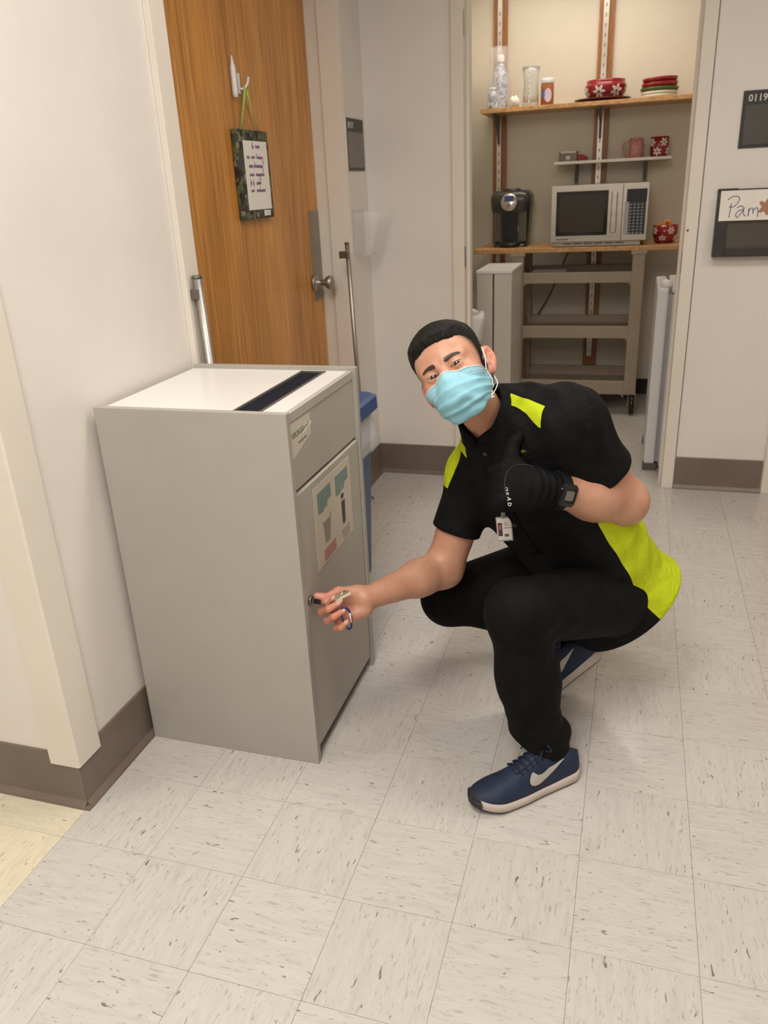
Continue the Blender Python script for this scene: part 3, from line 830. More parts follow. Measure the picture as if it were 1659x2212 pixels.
for z, rx, ry in ((0.003, .068, .085), (.08, .070, .088), (.17, .060, .07), (.24, .052, .055), (.30, .050, .045), (.325, .055, .04)):
    rg = []
    for i in range(22):
        a = 2 * math.pi * i / 22; kq = 1 + rnd.uniform(-.09, .09)
        rg.append((-0.846 + rx * math.cos(a) * kq, 5.225 + ry * math.sin(a) * kq + 0.04 * z, SZ + z))
    rings.append(rg)
m, t, b = nt('thin_film'); b.inputs['Base Color'].default_value = (0.9, 0.88, 0.88, 1); setin(b, Roughness=0.25); b.inputs['Alpha'].default_value = 0.22
MAT['thin'] = m
tag(loft(MB(), rings, (True, False), True).build('plastic_bag', MAT['thin']), 'crinkled clear plastic bag around the bottles on the oak shelf', 'bag')
# crumpled white napkin
bm = bmesh.new(); bmesh.ops.create_icosphere(bm, subdivisions=3, radius=1.0)
for vv_ in bm.verts:
    d = 1 + 0.22 * math.sin(9 * vv_.co.x + 4 * vv_.co.y) * math.cos(7 * vv_.co.z) + rnd.uniform(-.06, .06)
    vv_.co = Vector((vv_.co.x * 0.030 * d, vv_.co.y * 0.034 * d, max(-0.028, vv_.co.z * 0.032 * d)))
tag(MB().from_bm(bm, Matrix.Translation((-0.741, 5.165, SZ + 0.028)), True).build('crumpled_napkin', MAT['paper']), 'crumpled white paper napkin between the bottles and the vase', 'napkin')
# glass vase
m, t, b = nt('vase_glass'); b.inputs['Base Color'].default_value = (0.9, 0.9, 0.86, 1); setin(b, Roughness=0.12, IOR=1.35); b.inputs['Transmission Weight'].default_value = 0.75
MAT['vase'] = m
prof = [(0.0, 0.002), (.044, 0.0), (.046, .02), (.043, .08), (.0405, .12), (.044, .165), (.0515, .205), (.0495, .205), (.042, .165), (.038, .12), (.041, .08), (.042, .03), (0.0, .022)]
ve = empty('glass_vase', (-0.655, 5.21, SZ), 'clear flared glass vase on the oak shelf', 'vase')
MB().lathe(prof, n=32).build('vase_body', MAT['vase'], ve)
fl = MB()
for i in range(7):
    fl.lathe([(0, -0.010), (.004, -.004), (.004, .004), (0, .010)], c=(-0.004, -0.0475 + 0.004 * math.sin(i), 0.025 + i * 0.026), n=8, sy=0.4)
fl.build('highlight_fleck', MAT['white_plastic'], ve)  # white flecks imitating the vertical highlight on the glass
# spice jar
e = empty('spice_jar', (-0.560, 5.20, SZ), 'brown spice jar with white lid and purple label beside the vase', 'jar')
MB().lathe([(.034, 0), (.037, .004), (.037, .106), (.032, .114), (.032, .118)], n=26).build('jar_body', plain('cinnamon', (0.34, 0.11, 0.03), 0.25), e)
MB().lathe([(.0355, .112), (.037, .114), (.037, .136), (.034, .140), (0, .140)], n=26).build('lid', MAT['white_plastic'], e)
def wrap_patch(mb, pts, rfun, off, c=(0, 0, 0)):
    """outline (angle, z) wrapped on a lathe surface, thin solid"""
    n = len(pts); cen = (sum(p[0] for p in pts) / n, sum(p[1] for p in pts) / n)
    vs_ = []
    for o_ in (off, -0.0006):
        for kk in (1.0, 0.5):
            for (a, z) in pts:
                aa, zz = cen[0] + (a - cen[0]) * kk, cen[1] + (z - cen[1]) * kk
                rr_ = rfun(zz) + o_
                vs_.append((c[0] + rr_ * math.cos(aa), c[1] + rr_ * math.sin(aa), c[2] + zz))
        rr_ = rfun(cen[1]) + o_
        vs_.append((c[0] + rr_ * math.cos(cen[0]), c[1] + rr_ * math.sin(cen[0]), c[2] + cen[1]))
    N = 2 * n + 1; fs = []
    for i in range(n):
        j = (i + 1) % n
        fs += [(i, j, n + j, n + i), (n + i, n + j, 2 * n), (i, N + i, N + j, j)]
    mb.add(vs_, fs)
def oval(a, z, ra, rz, n=14, rot=0.0, R=1.0):
    out = []
    for i in range(n):
        q = 2 * math.pi * i / n
        u, v_ = ra * math.cos(q), rz * math.sin(q)
        out.append((a + (u * math.cos(rot) - v_ * math.sin(rot)) / R, z + u * math.sin(rot) + v_ * math.cos(rot)))
    return out
q = MB(); wrap_patch(q, oval(-1.35, .052, .022, .036, R=.037), lambda z: .037, .0008); q.build('label', plain('lilac_label', (0.62, 0.52, 0.66), 0.5), e)
q = MB(); wrap_patch(q, oval(-2.1, .062, .014, .022, R=.037), lambda z: .037, .0006); q.build('label_patch', plain('blue_label', (0.10, 0.13, 0.28), 0.5), e)

MAT['red_glaze'] = plain('red_glaze', (0.26, 0.012, 0.018), 0.22, coat=0.3)
MAT['dark_red_glaze'] = plain('dark_red_glaze', (0.10, 0.010, 0.018), 0.25, coat=0.3)
MAT['green_glaze'] = plain('green_glaze', (0.07, 0.12, 0.025), 0.3)
MAT['white_glaze'] = plain('white_glaze', (0.70, 0.66, 0.58), 0.3)
MAT['pink_glaze'] = plain('pink_glaze', (0.54, 0.25, 0.24), 0.3, var=0.45, scale=110)
def flower(mb, ang, z, size, rfun, petals=6, rot0=0.0):
    R = rfun(z)
    for kx in range(petals):
        ra = rot0 + 2 * math.pi * kx / petals
        ca, cz = ang + math.cos(ra) * size * 0.58 / R, z + math.sin(ra) * size * 0.58
        wrap_patch(mb, oval(ca, cz, size * 0.42, size * 0.22, 10, ra, R), rfun, 0.0012)
def interp(prof):
    pr_ = sorted((p[1], p[0]) for p in prof)
    zs = [p[0] for p in pr_]; rs = [p[1] for p in pr_]
    return lambda z: float(np.interp(z, zs, rs))
# serving plate and bowl
PLZ = SZ
tag(MB().lathe([(0, 0), (.10, 0), (.152, .012), (.160, .017), (.158, .019), (.10, .006), (0, .005)], c=(-0.255, 5.28, PLZ), n=40).build('serving_plate', MAT['dark_red_glaze']), 'dark red round plate under the floral bowl', 'plate')
ob = [(.075, 0), (.088, .006), (.112, .045), (.117, .075), (.117, .082), (.109, .084), (.107, .098), (.107, .108)]
e = empty('floral_bowl', (-0.240, 5.28, PLZ + 0.0055), 'large red bowl with white daisies on the dark red plate', 'bowl')
MB().lathe(ob + [(.100, .108), (.100, .06), (.08, .015), (0, .012)], n=40).build('bowl_body', MAT['red_glaze'], e)
rf = interp(ob)
for i in range(7):
    q = MB(); flower(q, -math.pi / 2 - 0.28 + i * 0.8976, .045, .036, rf, 6, 0.3 * i)
    q.build('daisy', MAT['white_glaze'], e)
# stack of lids and plates
z = SZ; xs = 0.055
for nm, mat_, r_, h_, lab in (('plate', 'white_glaze', .098, .016, 'white plate at the bottom of the stack on the oak shelf'), ('plate', 'white_glaze', .100, .016, 'white plate directly below the green dish'), ('dish', 'green_glaze', .104, .020, 'green dish in the middle of the plate stack'), ('dish', 'red_glaze', .099, .024, 'red dish resting on the green dish'), ('dish', 'red_glaze', .096, .022, 'red dish on top of the plate stack')):
    o = MB().lathe([(0, 0), (r_ * .90, 0), (r_ * .97, h_ * .30), (r_, h_ * .92), (r_ * .97, h_), (r_ * .88, h_ * .4), (0, h_ * .35)], n=36).build('serving_' + nm, MAT[mat_])
    o.location = (xs, 5.27, z + 0.0006); o.rotation_euler = (0, -0.03 if mat_ == 'red_glaze' else 0, 0)
    tag(o, lab, nm, 'stacked dishes on the oak shelf')
    z += h_ * 0.98 + (0.003 if mat_ == 'red_glaze' else 0.0008)
# things on the small shelf
LZ = 1.433
e = empty('metal_tin', (-0.435, 5.31, LZ), 'small grey metal tin at the left end of the small shelf', 'tin')
loft(MB(), [ring(.053, .04, .012, 0), ring(.053, .04, .012, .046)], (True, True)).build('tin_body', MAT['grey_shelf'], e)
loft(MB(), [ring(.055, .042, .013, .046), ring(.055, .042, .013, .056)], (True, True)).build('lid', MAT['nickel'], e)
MB().box(-0.012, 0.012, -0.0412, -0.040, 0.012, 0.03).build('badge', MAT['white_plastic'], e)
bm = bmesh.new(); bmesh.ops.create_cube(bm, size=1.0); bmesh.ops.subdivide_edges(bm, edges=bm.edges[:], cuts=3, use_grid_fill=True)
for vv_ in bm.verts: vv_.co = Vector((vv_.co.x * .055 + rnd.uniform(-.003, .003), vv_.co.y * .04 + rnd.uniform(-.003, .003), (vv_.co.z + .5) * (.035 - .03 * max(0, vv_.co.x)) ))
tag(MB().from_bm(bm, Matrix.Translation((-0.352, 5.31, LZ + .0005))).build('snack_packet', plain('red_packet', (0.40, 0.06, 0.05), 0.4, var=0.3, scale=80)), 'crumpled red packet beside the grey tin', 'packet')
def mug(name, loc, r, h, mat_, label, cat, handle=None, flowers=True, group=None, taper=0.94):
    e = empty(name, loc, label, cat, group=group)
    pf = [(r * taper * .9, 0), (r * taper, .004), (r, h * .5), (r, h)]
    MB().lathe(pf + [(r - .005, h), (r - .006, h * .5), (r * .8, .008), (0, .008)], n=30).build('mug_body', mat_, e)
    if handle is not None:
        d = Vector((math.cos(handle), math.sin(handle), 0))
        pts = smooth_pts([d * (r - .003) + V(0, 0, h * .82), d * (r + .022) + V(0, 0, h * .82), d * (r + .034) + V(0, 0, h * .52), d * (r + .02) + V(0, 0, h * .22), d * (r - .004) + V(0, 0, h * .2)], 5)
        MB().tube(pts, .0055, 8).build('handle', mat_, e)
    if flowers:
        rf = interp(pf)
        for i in range(9):
            q = MB(); flower(q, -2.5 + i * .698, h * (.27 if i % 2 else .72), h * .235, rf, 6, i * .5)
            q.build('flower_print', MAT['white_glaze'], e)
    return e
mug('mug', (-0.050, 5.30, LZ), .040, .106, MAT['pink_glaze'], 'pink patterned mug with handle on the small shelf', 'mug', math.pi, False)
q_e = mug('mug', (0.079, 5.30, LZ), .052, .106, MAT['red_glaze'], 'red mug with white flowers on the small shelf', 'mug', None, True)

# ---------------------------------------------------------------- board on the plastic cart
BZ = 0.974
tag(MB().box(-0.93, 0.46, 4.88, 5.36, BZ - 0.024, BZ, 0.002).build('counter_board', MAT['shelf_wood']), 'oak board laid on top of the tan cart as a counter', 'counter')
ct = empty('utility_cart', (-0.33, 5.11, 0), 'tan plastic utility cart with open shelves under the oak board', 'cart')
L0, L1, F0, F1 = -0.375, 0.375, -0.225, 0.225
for sx in (0, 1):
    for sy in (0, 1):
        x0 = L0 if sx == 0 else L1 - 0.07
        y0 = F0 if sy == 0 else F1 - 0.05
        MB().box(x0, x0 + 0.07, y0, y0 + 0.05, 0.12, 0.930, 0.008).build('post', MAT['tan_plastic'], ct)
        cap = MB().box(x0 - 0.008, x0 + 0.078, y0 - 0.006, y0 + 0.054, 0.928, 0.9495, 0.004)
        cap.build('post_cap', MAT['tan_plastic'], ct)
        cxw, cyw = x0 + 0.04, y0 + 0.025
        w_ = MB().lathe([(.012, -.014), (.052, -.014), (.060, -.010), (.060, .010), (.052, .014), (.012, .014)], n=26, M=Matrix.Translation((cxw + .012, cyw, 0.060)) @ Matrix.Rotation(math.pi / 2, 4, 'Y')).build('caster_wheel', MAT['black_plastic'], ct)
        MB().box(cxw - 0.012, cxw - 0.006, cyw - .018, cyw + .018, 0.05, 0.121).box(cxw + .030, cxw + .036, cyw - .018, cyw + .018, .05, .121).box(cxw - .012, cxw + .036, cyw - .02, cyw + .02, .1205, .127).build('caster_fork', MAT['grey_shelf'], w_)
for (z0, z1) in ((0.775, 0.837), (0.458, 0.528), (0.122, 0.203)):
    q = MB()
    q.box(L0 + .068, L1 - .068, F0 + .002, F0 + .030, z0, z1, 0.004)
    q.box(L0 + .068, L1 - .068, F1 - .030, F1 - .002, z0, z1, 0.004)
    q.box(L0 + .004, L0 + .05, F0 + .05, F1 - .05, z0, z1, 0.004)
    q.box(L1 - .05, L1 - .004, F0 + .05, F1 - .05, z0, z1, 0.004)
    q.box(L0 + .03, L1 - .03, F0 + .02, F1 - .02, z0 + .004, z0 + .024)
    # rounded corners between shelf and post
    for xx, s in ((L0 + .069, 1), (L1 - .069, -1)):
        for zz, v_ in ((z0, -1), (z1, 1)):
            if v_ > 0: continue
            pts = [(xx, zz)] + [(xx + s * .028 * (1 - math.sin(a)), zz + v_ * .028 * (1 - math.cos(a))) for a in [i * math.pi / 12 for i in range(7)]]
            q.prism(pts, 'y', F0 + .006, F0 + .028)
    q.build('shelf_tray', MAT['tan_plastic'], ct)
tag(MB().box(-0.60, -0.40, 4.93, 5.15, 0.8005, 0.832, 0.002).build('paper_box', MAT['white_plastic']), 'flat white box on the upper shelf of the tan cart', 'box')
cord = MB().tube(smooth_pts([(-0.40, 5.36, 0.955), (-0.44, 5.37, 0.86), (-0.52, 5.375, 0.66), (-0.60, 5.375, 0.52), (-0.66, 5.38, 0.40), (-0.73, 5.385, 0.33), (-0.80, 5.39, 0.30)], 5), 0.0045, 8)
tag(cord.build('power_cord', MAT['grey_plastic']), 'dark power cord hanging behind the tan cart', 'cord')

# microwave
mw = empty('microwave', (-0.2225, 5.12, BZ), 'stainless steel microwave oven on the oak board', 'microwave')
MAT['stainless'] = plain('stainless', (0.50, 0.46, 0.42), 0.27, 1.0, var=0.10, scale=3, stretch=(1, 1, 8))
X0, X1, Y0 = -0.262, 0.262, -0.21
MB().box(X0 + .006, X1 - .006, Y0 + .03, 0.20, 0.026, 0.330, 0.004).build('housing', MAT['nickel'], mw)
vb = MB().box(X0 + .01, X1 - .03, Y0 + .02, .19, 0.002, 0.028, 0.002)
vb.build('base_vent', MAT['nickel'], mw)
for i in range(6):
    MB().box(X0 + .07 + i * .058, X0 + .115 + i * .058, Y0 + .0188, Y0 + .0205, .014, .019).build('vent_slot', MAT['black_plastic'], mw)
dx1 = X0 + 0.385
dq = MB()
for (a, b_, c, d) in ((X0, X0 + .026, .030, .330), (dx1 - .075, dx1, .030, .330), (X0 + .026, dx1 - .075, .030, .062), (X0 + .026, dx1 - .075, .298, .330)):
    dq.box(a, b_, Y0 - .012, Y0 + .030, c, d)
dd = dq.build('microwave_door', MAT['stainless'], mw)
MB().box(X0 + .026, dx1 - .075, Y0 - .006, Y0 + .03, .062, .298).build('door_window', plain('dark_glass', (0.010, 0.009, 0.008), 0.10), dd)
MB().box(X0 + .045, dx1 - .095, Y0 - .0072, Y0 - .006, .08, .28).build('window_screen', plain('screen_mesh', (0.035, 0.025, 0.018), 0.3), dd)
hq = MB().box(dx1 - .058, dx1 - .026, Y0 - .044, Y0 - .030, .075, .290, .005).box(dx1 - .052, dx1 - .034, Y0 - .032, Y0 - .012, .085, .105).box(dx1 - .052, dx1 - .034, Y0 - .032, Y0 - .012, .26, .28)
hq.build('door_handle', MAT['stainless'], dd)
MB().box(X0 + .03, X0 + .10, Y0 - .0126, Y0 - .012, .040, .046).build('maker_print', MAT['grey_plastic'], dd)
cpn = MB().box(dx1 + .002, X1, Y0 - .010, Y0 + .030, .030, .330, .002).build('control_panel', MAT['stainless'], mw)
MB().box(dx1 + .022, X1 - .010, Y0 - .012, Y0 - .010, .232, .298).build('display', plain('display_black', (0.010, 0.010, 0.022), 0.15), cpn)
MB().box(dx1 + .014, dx1 + .034, Y0 - .0115, Y0 - .010, .062, .232).build('label_strip', plain('label_strip', (0.42, 0.42, 0.40), 0.4), cpn)
MB().box(dx1 + .036, X1 - .012, Y0 - .0115, Y0 - .010, .062, .232).build('keypad', plain('keypad', (0.035, 0.038, 0.048), 0.35), cpn)
kb = MB().box(0, .011, -.0016, 0, 0, .007, .0015)
first = None
for i in range(10):
    for j in range(4):
        px, pz_ = dx1 + .040 + j * .0205, .066 + i * .0165
        if first is None:
            first = kb.build('key', plain('key_print', (0.34, 0.37, 0.40), 0.4), cpn); first.location = (px, Y0 - .0113, pz_)
        else:
            o = first.copy(); link(o, cpn); o.location = (px, Y0 - .0113, pz_)
for fx in (X0 + .04, X1 - .06):
    for fy in (Y0 + .05, .16):
        MB().lathe([(.012, 0), (.012, .003)], c=(fx, fy, 0), n=12).build('foot', MAT['black_plastic'], mw)

# coffee maker
cm = empty('coffee_maker', (-0.738, 5.10, BZ), 'black and grey pod coffee maker on the oak board', 'coffee maker')
MAT['gunmetal'] = plain('gunmetal_plastic', (0.055, 0.056, 0.050), 0.28, 0.3)
def crect(hx, y0, y1, r, z):
    return [(p[0], p[1] + (y0 + y1) / 2, z) for p in rrect(hx, (y1 - y0) / 2, r, 6)]
loft(MB(), [crect(.100, -.10, .14, .045, 0), crect(.102, -.10, .14, .045, .012), crect(.101, -.075, .14, .04, .016), crect(.110, -.075, .142, .04, .19), crect(.114, -.098, .145, .045, .215), crect(.118, -.105, .147, .05, .25), crect(.118, -.105, .147, .05, .285), crect(.100, -.085, .125, .045, .312), crect(.065, -.05, .09, .03, .317)], (True, True), True).build('housing', MAT['gunmetal'], cm)
MB().box(-.045, .045, -.082, -.055, .02, .215, .006).build('brew_recess', MAT['black_plastic'], cm)
MB().lathe([(.06, 0), (.066, .004), (.066, .022), (.06, .026), (0, .026)], c=(0, -.085, .002), n=30, sy=.75).build('drip_tray', MAT['black_plastic'], cm)
for s in (-1, 1):
    MB().box(s * .076 - .024, s * .076 + .020, -.079, -.055, .03, .20, .008).build('side_tank', plain('smoky_tank', (0.10, 0.095, 0.075), 0.18), cm)
Mf = Matrix.Translation((-.002, -.100, .25)) @ Matrix.Rotation(math.radians(78), 4, 'X')
MB().lathe([(.047, -.014), (.050, 0.0), (.050, .014), (.046, .019), (0, .019)], n=34, M=Mf).build('control_ring', MAT['stainless'], cm)
MB().box(-.027, .027, .004, .034, .019, .022, M=Mf).build('display', plain('display_blue', (0.05, 0.06, 0.22), 0.2), cm)
MB().lathe([(.011, .018), (.011, .022), (0, .023)], c=(0, -.014, 0), n=20, M=Mf).build('brew_button', MAT['grey_shelf'], cm)
MB().lathe([(.055, -.008), (.058, 0), (.055, .010), (.04, .014), (0, .014)], c=(0, -.02, .312), n=28, sy=.9).build('lid_handle', MAT['black_plastic'], cm)

# red bowl with cookies at the right end
e = mug('cookie_bowl', (0.142, 5.06, BZ), .069, .097, MAT['red_glaze'], 'red flowered bowl right of the microwave', 'bowl', None, True, taper=0.72)
def cookie(loc, rot, label):
    o = MB().lathe([(0, 0), (.026, 0), (.030, .004), (.028, .009), (.010, .010), (.010, .003), (0, .003)], n=24).build('cookie', plain('cookie', (0.55, 0.22, 0.05), 0.7, var=0.2, scale=60))
    o.location = loc; o.rotation_euler = rot; tag(o, label, 'cookie', 'cookies in the red bowl')
cookie((0.150, 5.03, BZ + .098), (1.25, 0.2, 0.2), 'orange ring cookie standing up in the red flowered bowl')
cookie((0.115, 5.045, BZ + .091), (0.5, -0.3, 0), 'pale ring cookie lying low in the red flowered bowl')

# small fridge at the right, seen edge-on
fr_ = empty('mini_fridge', (0.36, 4.12, 0), 'white mini fridge just inside the closet, door edge towards the camera', 'fridge')
MAT['fridge'] = plain('fridge_white', (0.66, 0.65, 0.66), 0.32, var=0.01)
MB().box(-0.195, 0.27, -0.24, 0.24, 0.02, 0.845, 0.012).build('body', MAT['fridge'], fr_)
MB().box(-0.200, 0.275, -0.245, 0.245, 0.846, 0.872, 0.008).build('worktop', MAT['fridge'], fr_)
MB().box(-0.262, -0.212, -0.24, 0.24, 0.035, 0.868, 0.010).build('fridge_door', MAT['fridge'], fr_)
MB().box(-0.212, -0.195, -0.228, 0.228, 0.045, 0.842).build('gasket', plain('gasket_grey', (0.34, 0.33, 0.33), 0.6), fr_)
MB().box(-0.266, -0.20, -0.236, -0.19, 0.0, 0.034, 0.003).box(.2, .26, -.236, -.19, 0, .022).box(-.266, -.2, .19, .236, 0, .034).box(.2, .26, .19, .236, 0, .022).build('foot', MAT['grey_plastic'], fr_)
MB().lathe([(.026, -.01), (.026, .012), (.018, .022), (0, .026)], c=(-.222, -.205, .876), n=18).build('hinge_cap', MAT['white_plastic'], fr_)
MB().lathe([(.06, 0), (.06, .012), (.045, .022), (0, .026)], c=(-.115, -.17, .8725), n=20).build('top_cap', MAT['white_plastic'], fr_)

# tall white cabinet at the left
wc = empty('white_freezer', (-0.728, 4.61, 0), 'tall white upright unit left of the tan cart', 'freezer')
MAT['beige'] = plain('beige_enamel', (0.56, 0.52, 0.46), 0.38, var=0.02)
MB().box(-0.095, -0.008, -0.21, 0.19, 0.02, 0.885, 0.006).build('body', MAT['beige'], wc)
MB().box(-0.001, 0.095, -0.21, 0.19, 0.02, 0.885, 0.006).build('freezer_door', MAT['beige'], wc)
MB().box(-0.098, 0.098, -0.213, 0.193, 0.886, 0.904, 0.004).build('lid', MAT['white_plastic'], wc)
for fx in (-.08, .06):
    MB().box(fx, fx + .03, -.20, -.17, 0, .021).box(fx, fx + .03, .15, .18, 0, .021).build('foot', MAT['grey_plastic'], wc)

# small bin with white liner behind the closet jamb
wb = empty('trash_bin', (-0.875, 4.02, 0), 'beige bin behind the left closet jamb', 'bin')
MB().lathe([(.10, 0), (.105, .01), (.145, .70), (.140, .70), (.10, .02), (0, .02)], n=30).build('bin_body', MAT['trim'], wb)
rings = []
rnd = random.Random(3)
for z, r_ in ((.60, .144), (.66, .152), (.71, .158), (.735, .160), (.735, .14), (.66, .134)):
    rings.append([(wb.location.x + (r_ + rnd.uniform(-.006, .006)) * math.cos(2 * math.pi * i / 26), wb.location.y + (r_ + rnd.uniform(-.006, .006)) * math.sin(2 * math.pi * i / 26), z + rnd.uniform(-.006, .006)) for i in range(26)])
tag(loft(MB(), rings, (False, False), True).build('bin_liner', plain('white_liner', (0.80, 0.79, 0.78), 0.4)), 'white liner bag folded over the beige bin in the closet', 'bag')
# ================================================================== THE PERSON: implicit surfaces meshed once
A = lambda *p: np.array(p, dtype=np.float32)

def sd_cone(P, a, b, ra, rb):
    a, b = A(*a), A(*b)
    ba = b - a; L2 = float(ba @ ba)
    t = np.clip(((P - a) @ ba) / L2, 0, 1)
    d = P - a - t[:, None] * ba
    return np.sqrt((d * d).sum(1)) - (ra + (rb - ra) * t)

def sd_ell(P, c, r, R=None):
    q = P - A(*c)
    if R is not None: q = q @ R.astype(np.float32)      # columns of R are the local axes
    r = A(*r)
    k0 = np.sqrt(((q / r) ** 2).sum(1)); k1 = np.sqrt(((q / (r * r)) ** 2).sum(1)) + 1e-9
    return k0 * (k0 - 1.0) / k1

def sd_box(P, c, h, R=None, r=0.0):
    q = P - A(*c)
    if R is not None: q = q @ R.astype(np.float32)
    q = np.abs(q) - (A(*h) - r)
    return np.sqrt((np.maximum(q, 0) ** 2).sum(1)) + np.minimum(q.max(1), 0) - r

def smin(a, b, k):
    h = np.clip(0.5 + 0.5 * (b - a) / k, 0, 1)
    return b + (a - b) * h - k * h * (1 - h)
def smax(a, b, k):
    return -smin(-a, -b, k)

def mesh_sdf(fn, lo, hi, h, B=6, slack=1.6):
    """sparse surface nets: returns verts (N,3), quads (M,4)"""
    lo = A(*lo); hi = A(*hi)
    nb = np.ceil((hi - lo) / (h * B)).astype(int)
    n = nb * B + 1
    gx, gy, gz = [np.arange(k) for k in nb]
    cen = np.stack(np.meshgrid(gx, gy, gz, indexing='ij'), -1).reshape(-1, 3)
    cp = (lo + (cen + 0.5) * (h * B)).astype(np.float32)
    dc = fn(cp)
    act = np.abs(dc) < slack * 0.87 * h * B + 0.004
    # fill field with coarse sign
    D = np.repeat(np.repeat(np.repeat(np.where(dc < 0, -1.0, 1.0).reshape(nb).astype(np.float32), B, 0), B, 1), B, 2)
    D = np.pad(D, ((0, 1),) * 3, mode='edge')
    off = np.stack(np.meshgrid(*[np.arange(B + 1)] * 3, indexing='ij'), -1).reshape(-1, 3)
    for chunk in np.array_split(cen[act], max(1, int(act.sum()) // 1500)):
        if len(chunk) == 0: continue
        I = (chunk[:, None, :] * B + off[None]).reshape(-1, 3)
        d = fn((lo + I * h).astype(np.float32))
        D[I[:, 0], I[:, 1], I[:, 2]] = d
    s = D < 0
    c = sum(s[i:n[0] - 1 + i, j:n[1] - 1 + j, k:n[2] - 1 + k].astype(np.int8) for i in (0, 1) for j in (0, 1) for k in (0, 1))
    active = (c > 0) & (c < 8)
    I, J, K = np.nonzero(active)
    idx = -np.ones(active.shape, np.int64); idx[I, J, K] = np.arange(len(I))
    acc = np.zeros((len(I), 3)); cnt = np.zeros(len(I))
    corners = [(i, j, k) for i in (0, 1) for j in (0, 1) for k in (0, 1)]
    for a in corners:
        for b in corners:
            if sum(abs(x - y) for x, y in zip(a, b)) != 1 or a > b: continue
            da = D[I + a[0], J + a[1], K + a[2]]; db = D[I + b[0], J + b[1], K + b[2]]
            x = (da < 0) != (db < 0)
            t = np.where(x, da / np.where(x, da - db, 1), 0)
            for q in range(3): acc[:, q] += np.where(x, a[q] + t * (b[q] - a[q]), 0)
            cnt += x
    v = lo + (np.stack([I, J, K], 1) + acc / cnt[:, None]) * h
    faces = []
    for ax in range(3):
        a1, a2 = (ax + 1) % 3, (ax + 2) % 3
        sl0 = [slice(None)] * 3; sl1 = [slice(None)] * 3
        sl0[ax] = slice(0, n[ax] - 1); sl1[ax] = slice(1, n[ax])
        e = s[tuple(sl0)] != s[tuple(sl1)]
        E = np.stack(np.nonzero(e), 1)
        ok = (E[:, a1] > 0) & (E[:, a2] > 0) & (E[:, a1] < n[a1] - 1) & (E[:, a2] < n[a2] - 1)
        E = E[ok]
        inside = s[E[:, 0], E[:, 1], E[:, 2]]
        def cell(o1, o2):
            C = E.copy(); C[:, a1] += o1; C[:, a2] += o2
            return idx[C[:, 0], C[:, 1], C[:, 2]]
        q = np.stack([cell(-1, -1), cell(0, -1), cell(0, 0), cell(-1, 0)], 1)
        q[~inside] = q[~inside][:, ::-1]
        faces.append(q)
    f = np.concatenate(faces)
    f = f[(f >= 0).all(1)]
    return v.astype(np.float32), f

def np_obj(name, parts, mats, parent=None, attrs=None, smooth=True):
    """parts: list of (verts, quads, material index); attrs: {name: [array per part]}"""
    vs_ = np.concatenate([p[0] for p in parts]); offs = np.cumsum([0] + [len(p[0]) for p in parts])
    fs = np.concatenate([p[1] + o for p, o in zip(parts, offs)])
    me = bpy.data.meshes.new(name)
    me.vertices.add(len(vs_)); me.vertices.foreach_set('co', vs_.astype(np.float32).ravel())
    nf = len(fs)
    me.loops.add(nf * 4); me.loops.foreach_set('vertex_index', fs.astype(np.int32).ravel())
    me.polygons.add(nf); me.polygons.foreach_set('loop_start', np.arange(0, nf * 4, 4, dtype=np.int32))
    me.update(calc_edges=True)
    me.polygons.foreach_set('use_smooth', np.full(nf, smooth))
    mi = np.concatenate([np.full(len(p[1]), p[2], np.int32) for p in parts]); me.polygons.foreach_set('material_index', mi)
    for m_ in mats: me.materials.append(m_)
    for an, arrs in (attrs or {}).items():
        at = me.attributes.new(an, 'FLOAT', 'POINT')
        at.data.foreach_set('value', np.concatenate(arrs).astype(np.float32))
    me.validate()
    return link(bpy.data.objects.new(name, me), parent)

def unit(v): v = np.asarray(v, float); return v / np.linalg.norm(v)

# ---------------------------------------------------------------- joints (metres, room axes)
L_SH, L_EL, L_WR = A(-.124, 1.740, .850), A(.004, 1.835, .632), A(-.163, 1.65, .722)
R_SH, R_EL, R_WR = A(-.355, 1.870, .666), A(-.425, 1.805, .424), A(-.571, 1.60, .429)
L_HIP, L_KN, L_AN = A(-.012, 1.885, .345), A(-.198, 1.565, .455), A(-.150, 1.582, .09)
R_HIP, R_KN, R_AN = A(-.112, 2.035, .358), A(-.440, 1.935, .268), A(-.060, 2.03, .150)
PEL = (L_HIP + R_HIP) / 2 + A(0, 0, .03)
SHM = (L_SH + R_SH) / 2
T_L = unit(L_SH - R_SH)
T_U = SHM - PEL; TLEN = float(np.linalg.norm(T_U)); T_U = unit(T_U); T_U = unit(T_U - T_L * (T_U @ T_L))
T_F = np.cross(T_L, T_U)
NECK = SHM + T_U * 0.072 + T_F * 0.0

# ---------------------------------------------------------------- head frame
H_C = np.array([-.366, 1.702, .956])
HS = 0.94
e_r, e_u, e_f = np.array(CAM_R), np.array(CAM_U), np.array(CAM_F)
tl = math.radians(29)                 # head tilt in the picture
hx = e_r * math.cos(tl) + e_u * math.sin(tl)
hz = -e_r * math.sin(tl) + e_u * math.cos(tl)
hy = -e_f
def rot(v, ax, a):
    ax = unit(ax); return v * math.cos(a) + np.cross(ax, v) * math.sin(a) + ax * (ax @ v) * (1 - math.cos(a))
yw = math.radians(-21)                # face turned to his right
hx, hy = rot(hx, hz, yw), rot(hy, hz, yw)
pt = math.radians(-9)                 # chin tucked slightly
hy, hz = rot(hy, hx, pt), rot(hz, hx, pt)
H_R = np.stack([hx, hy, hz], 1)       # local -> world
to_world = lambda v: (v @ H_R.T * HS + H_C)
to_head = lambda v: ((np.asarray(v) - H_C) @ H_R) / HS
NK = to_head(NECK)
ex = 0.0315
EYE = [np.array([s * ex, .0735, .001]) for s in (1, -1)]
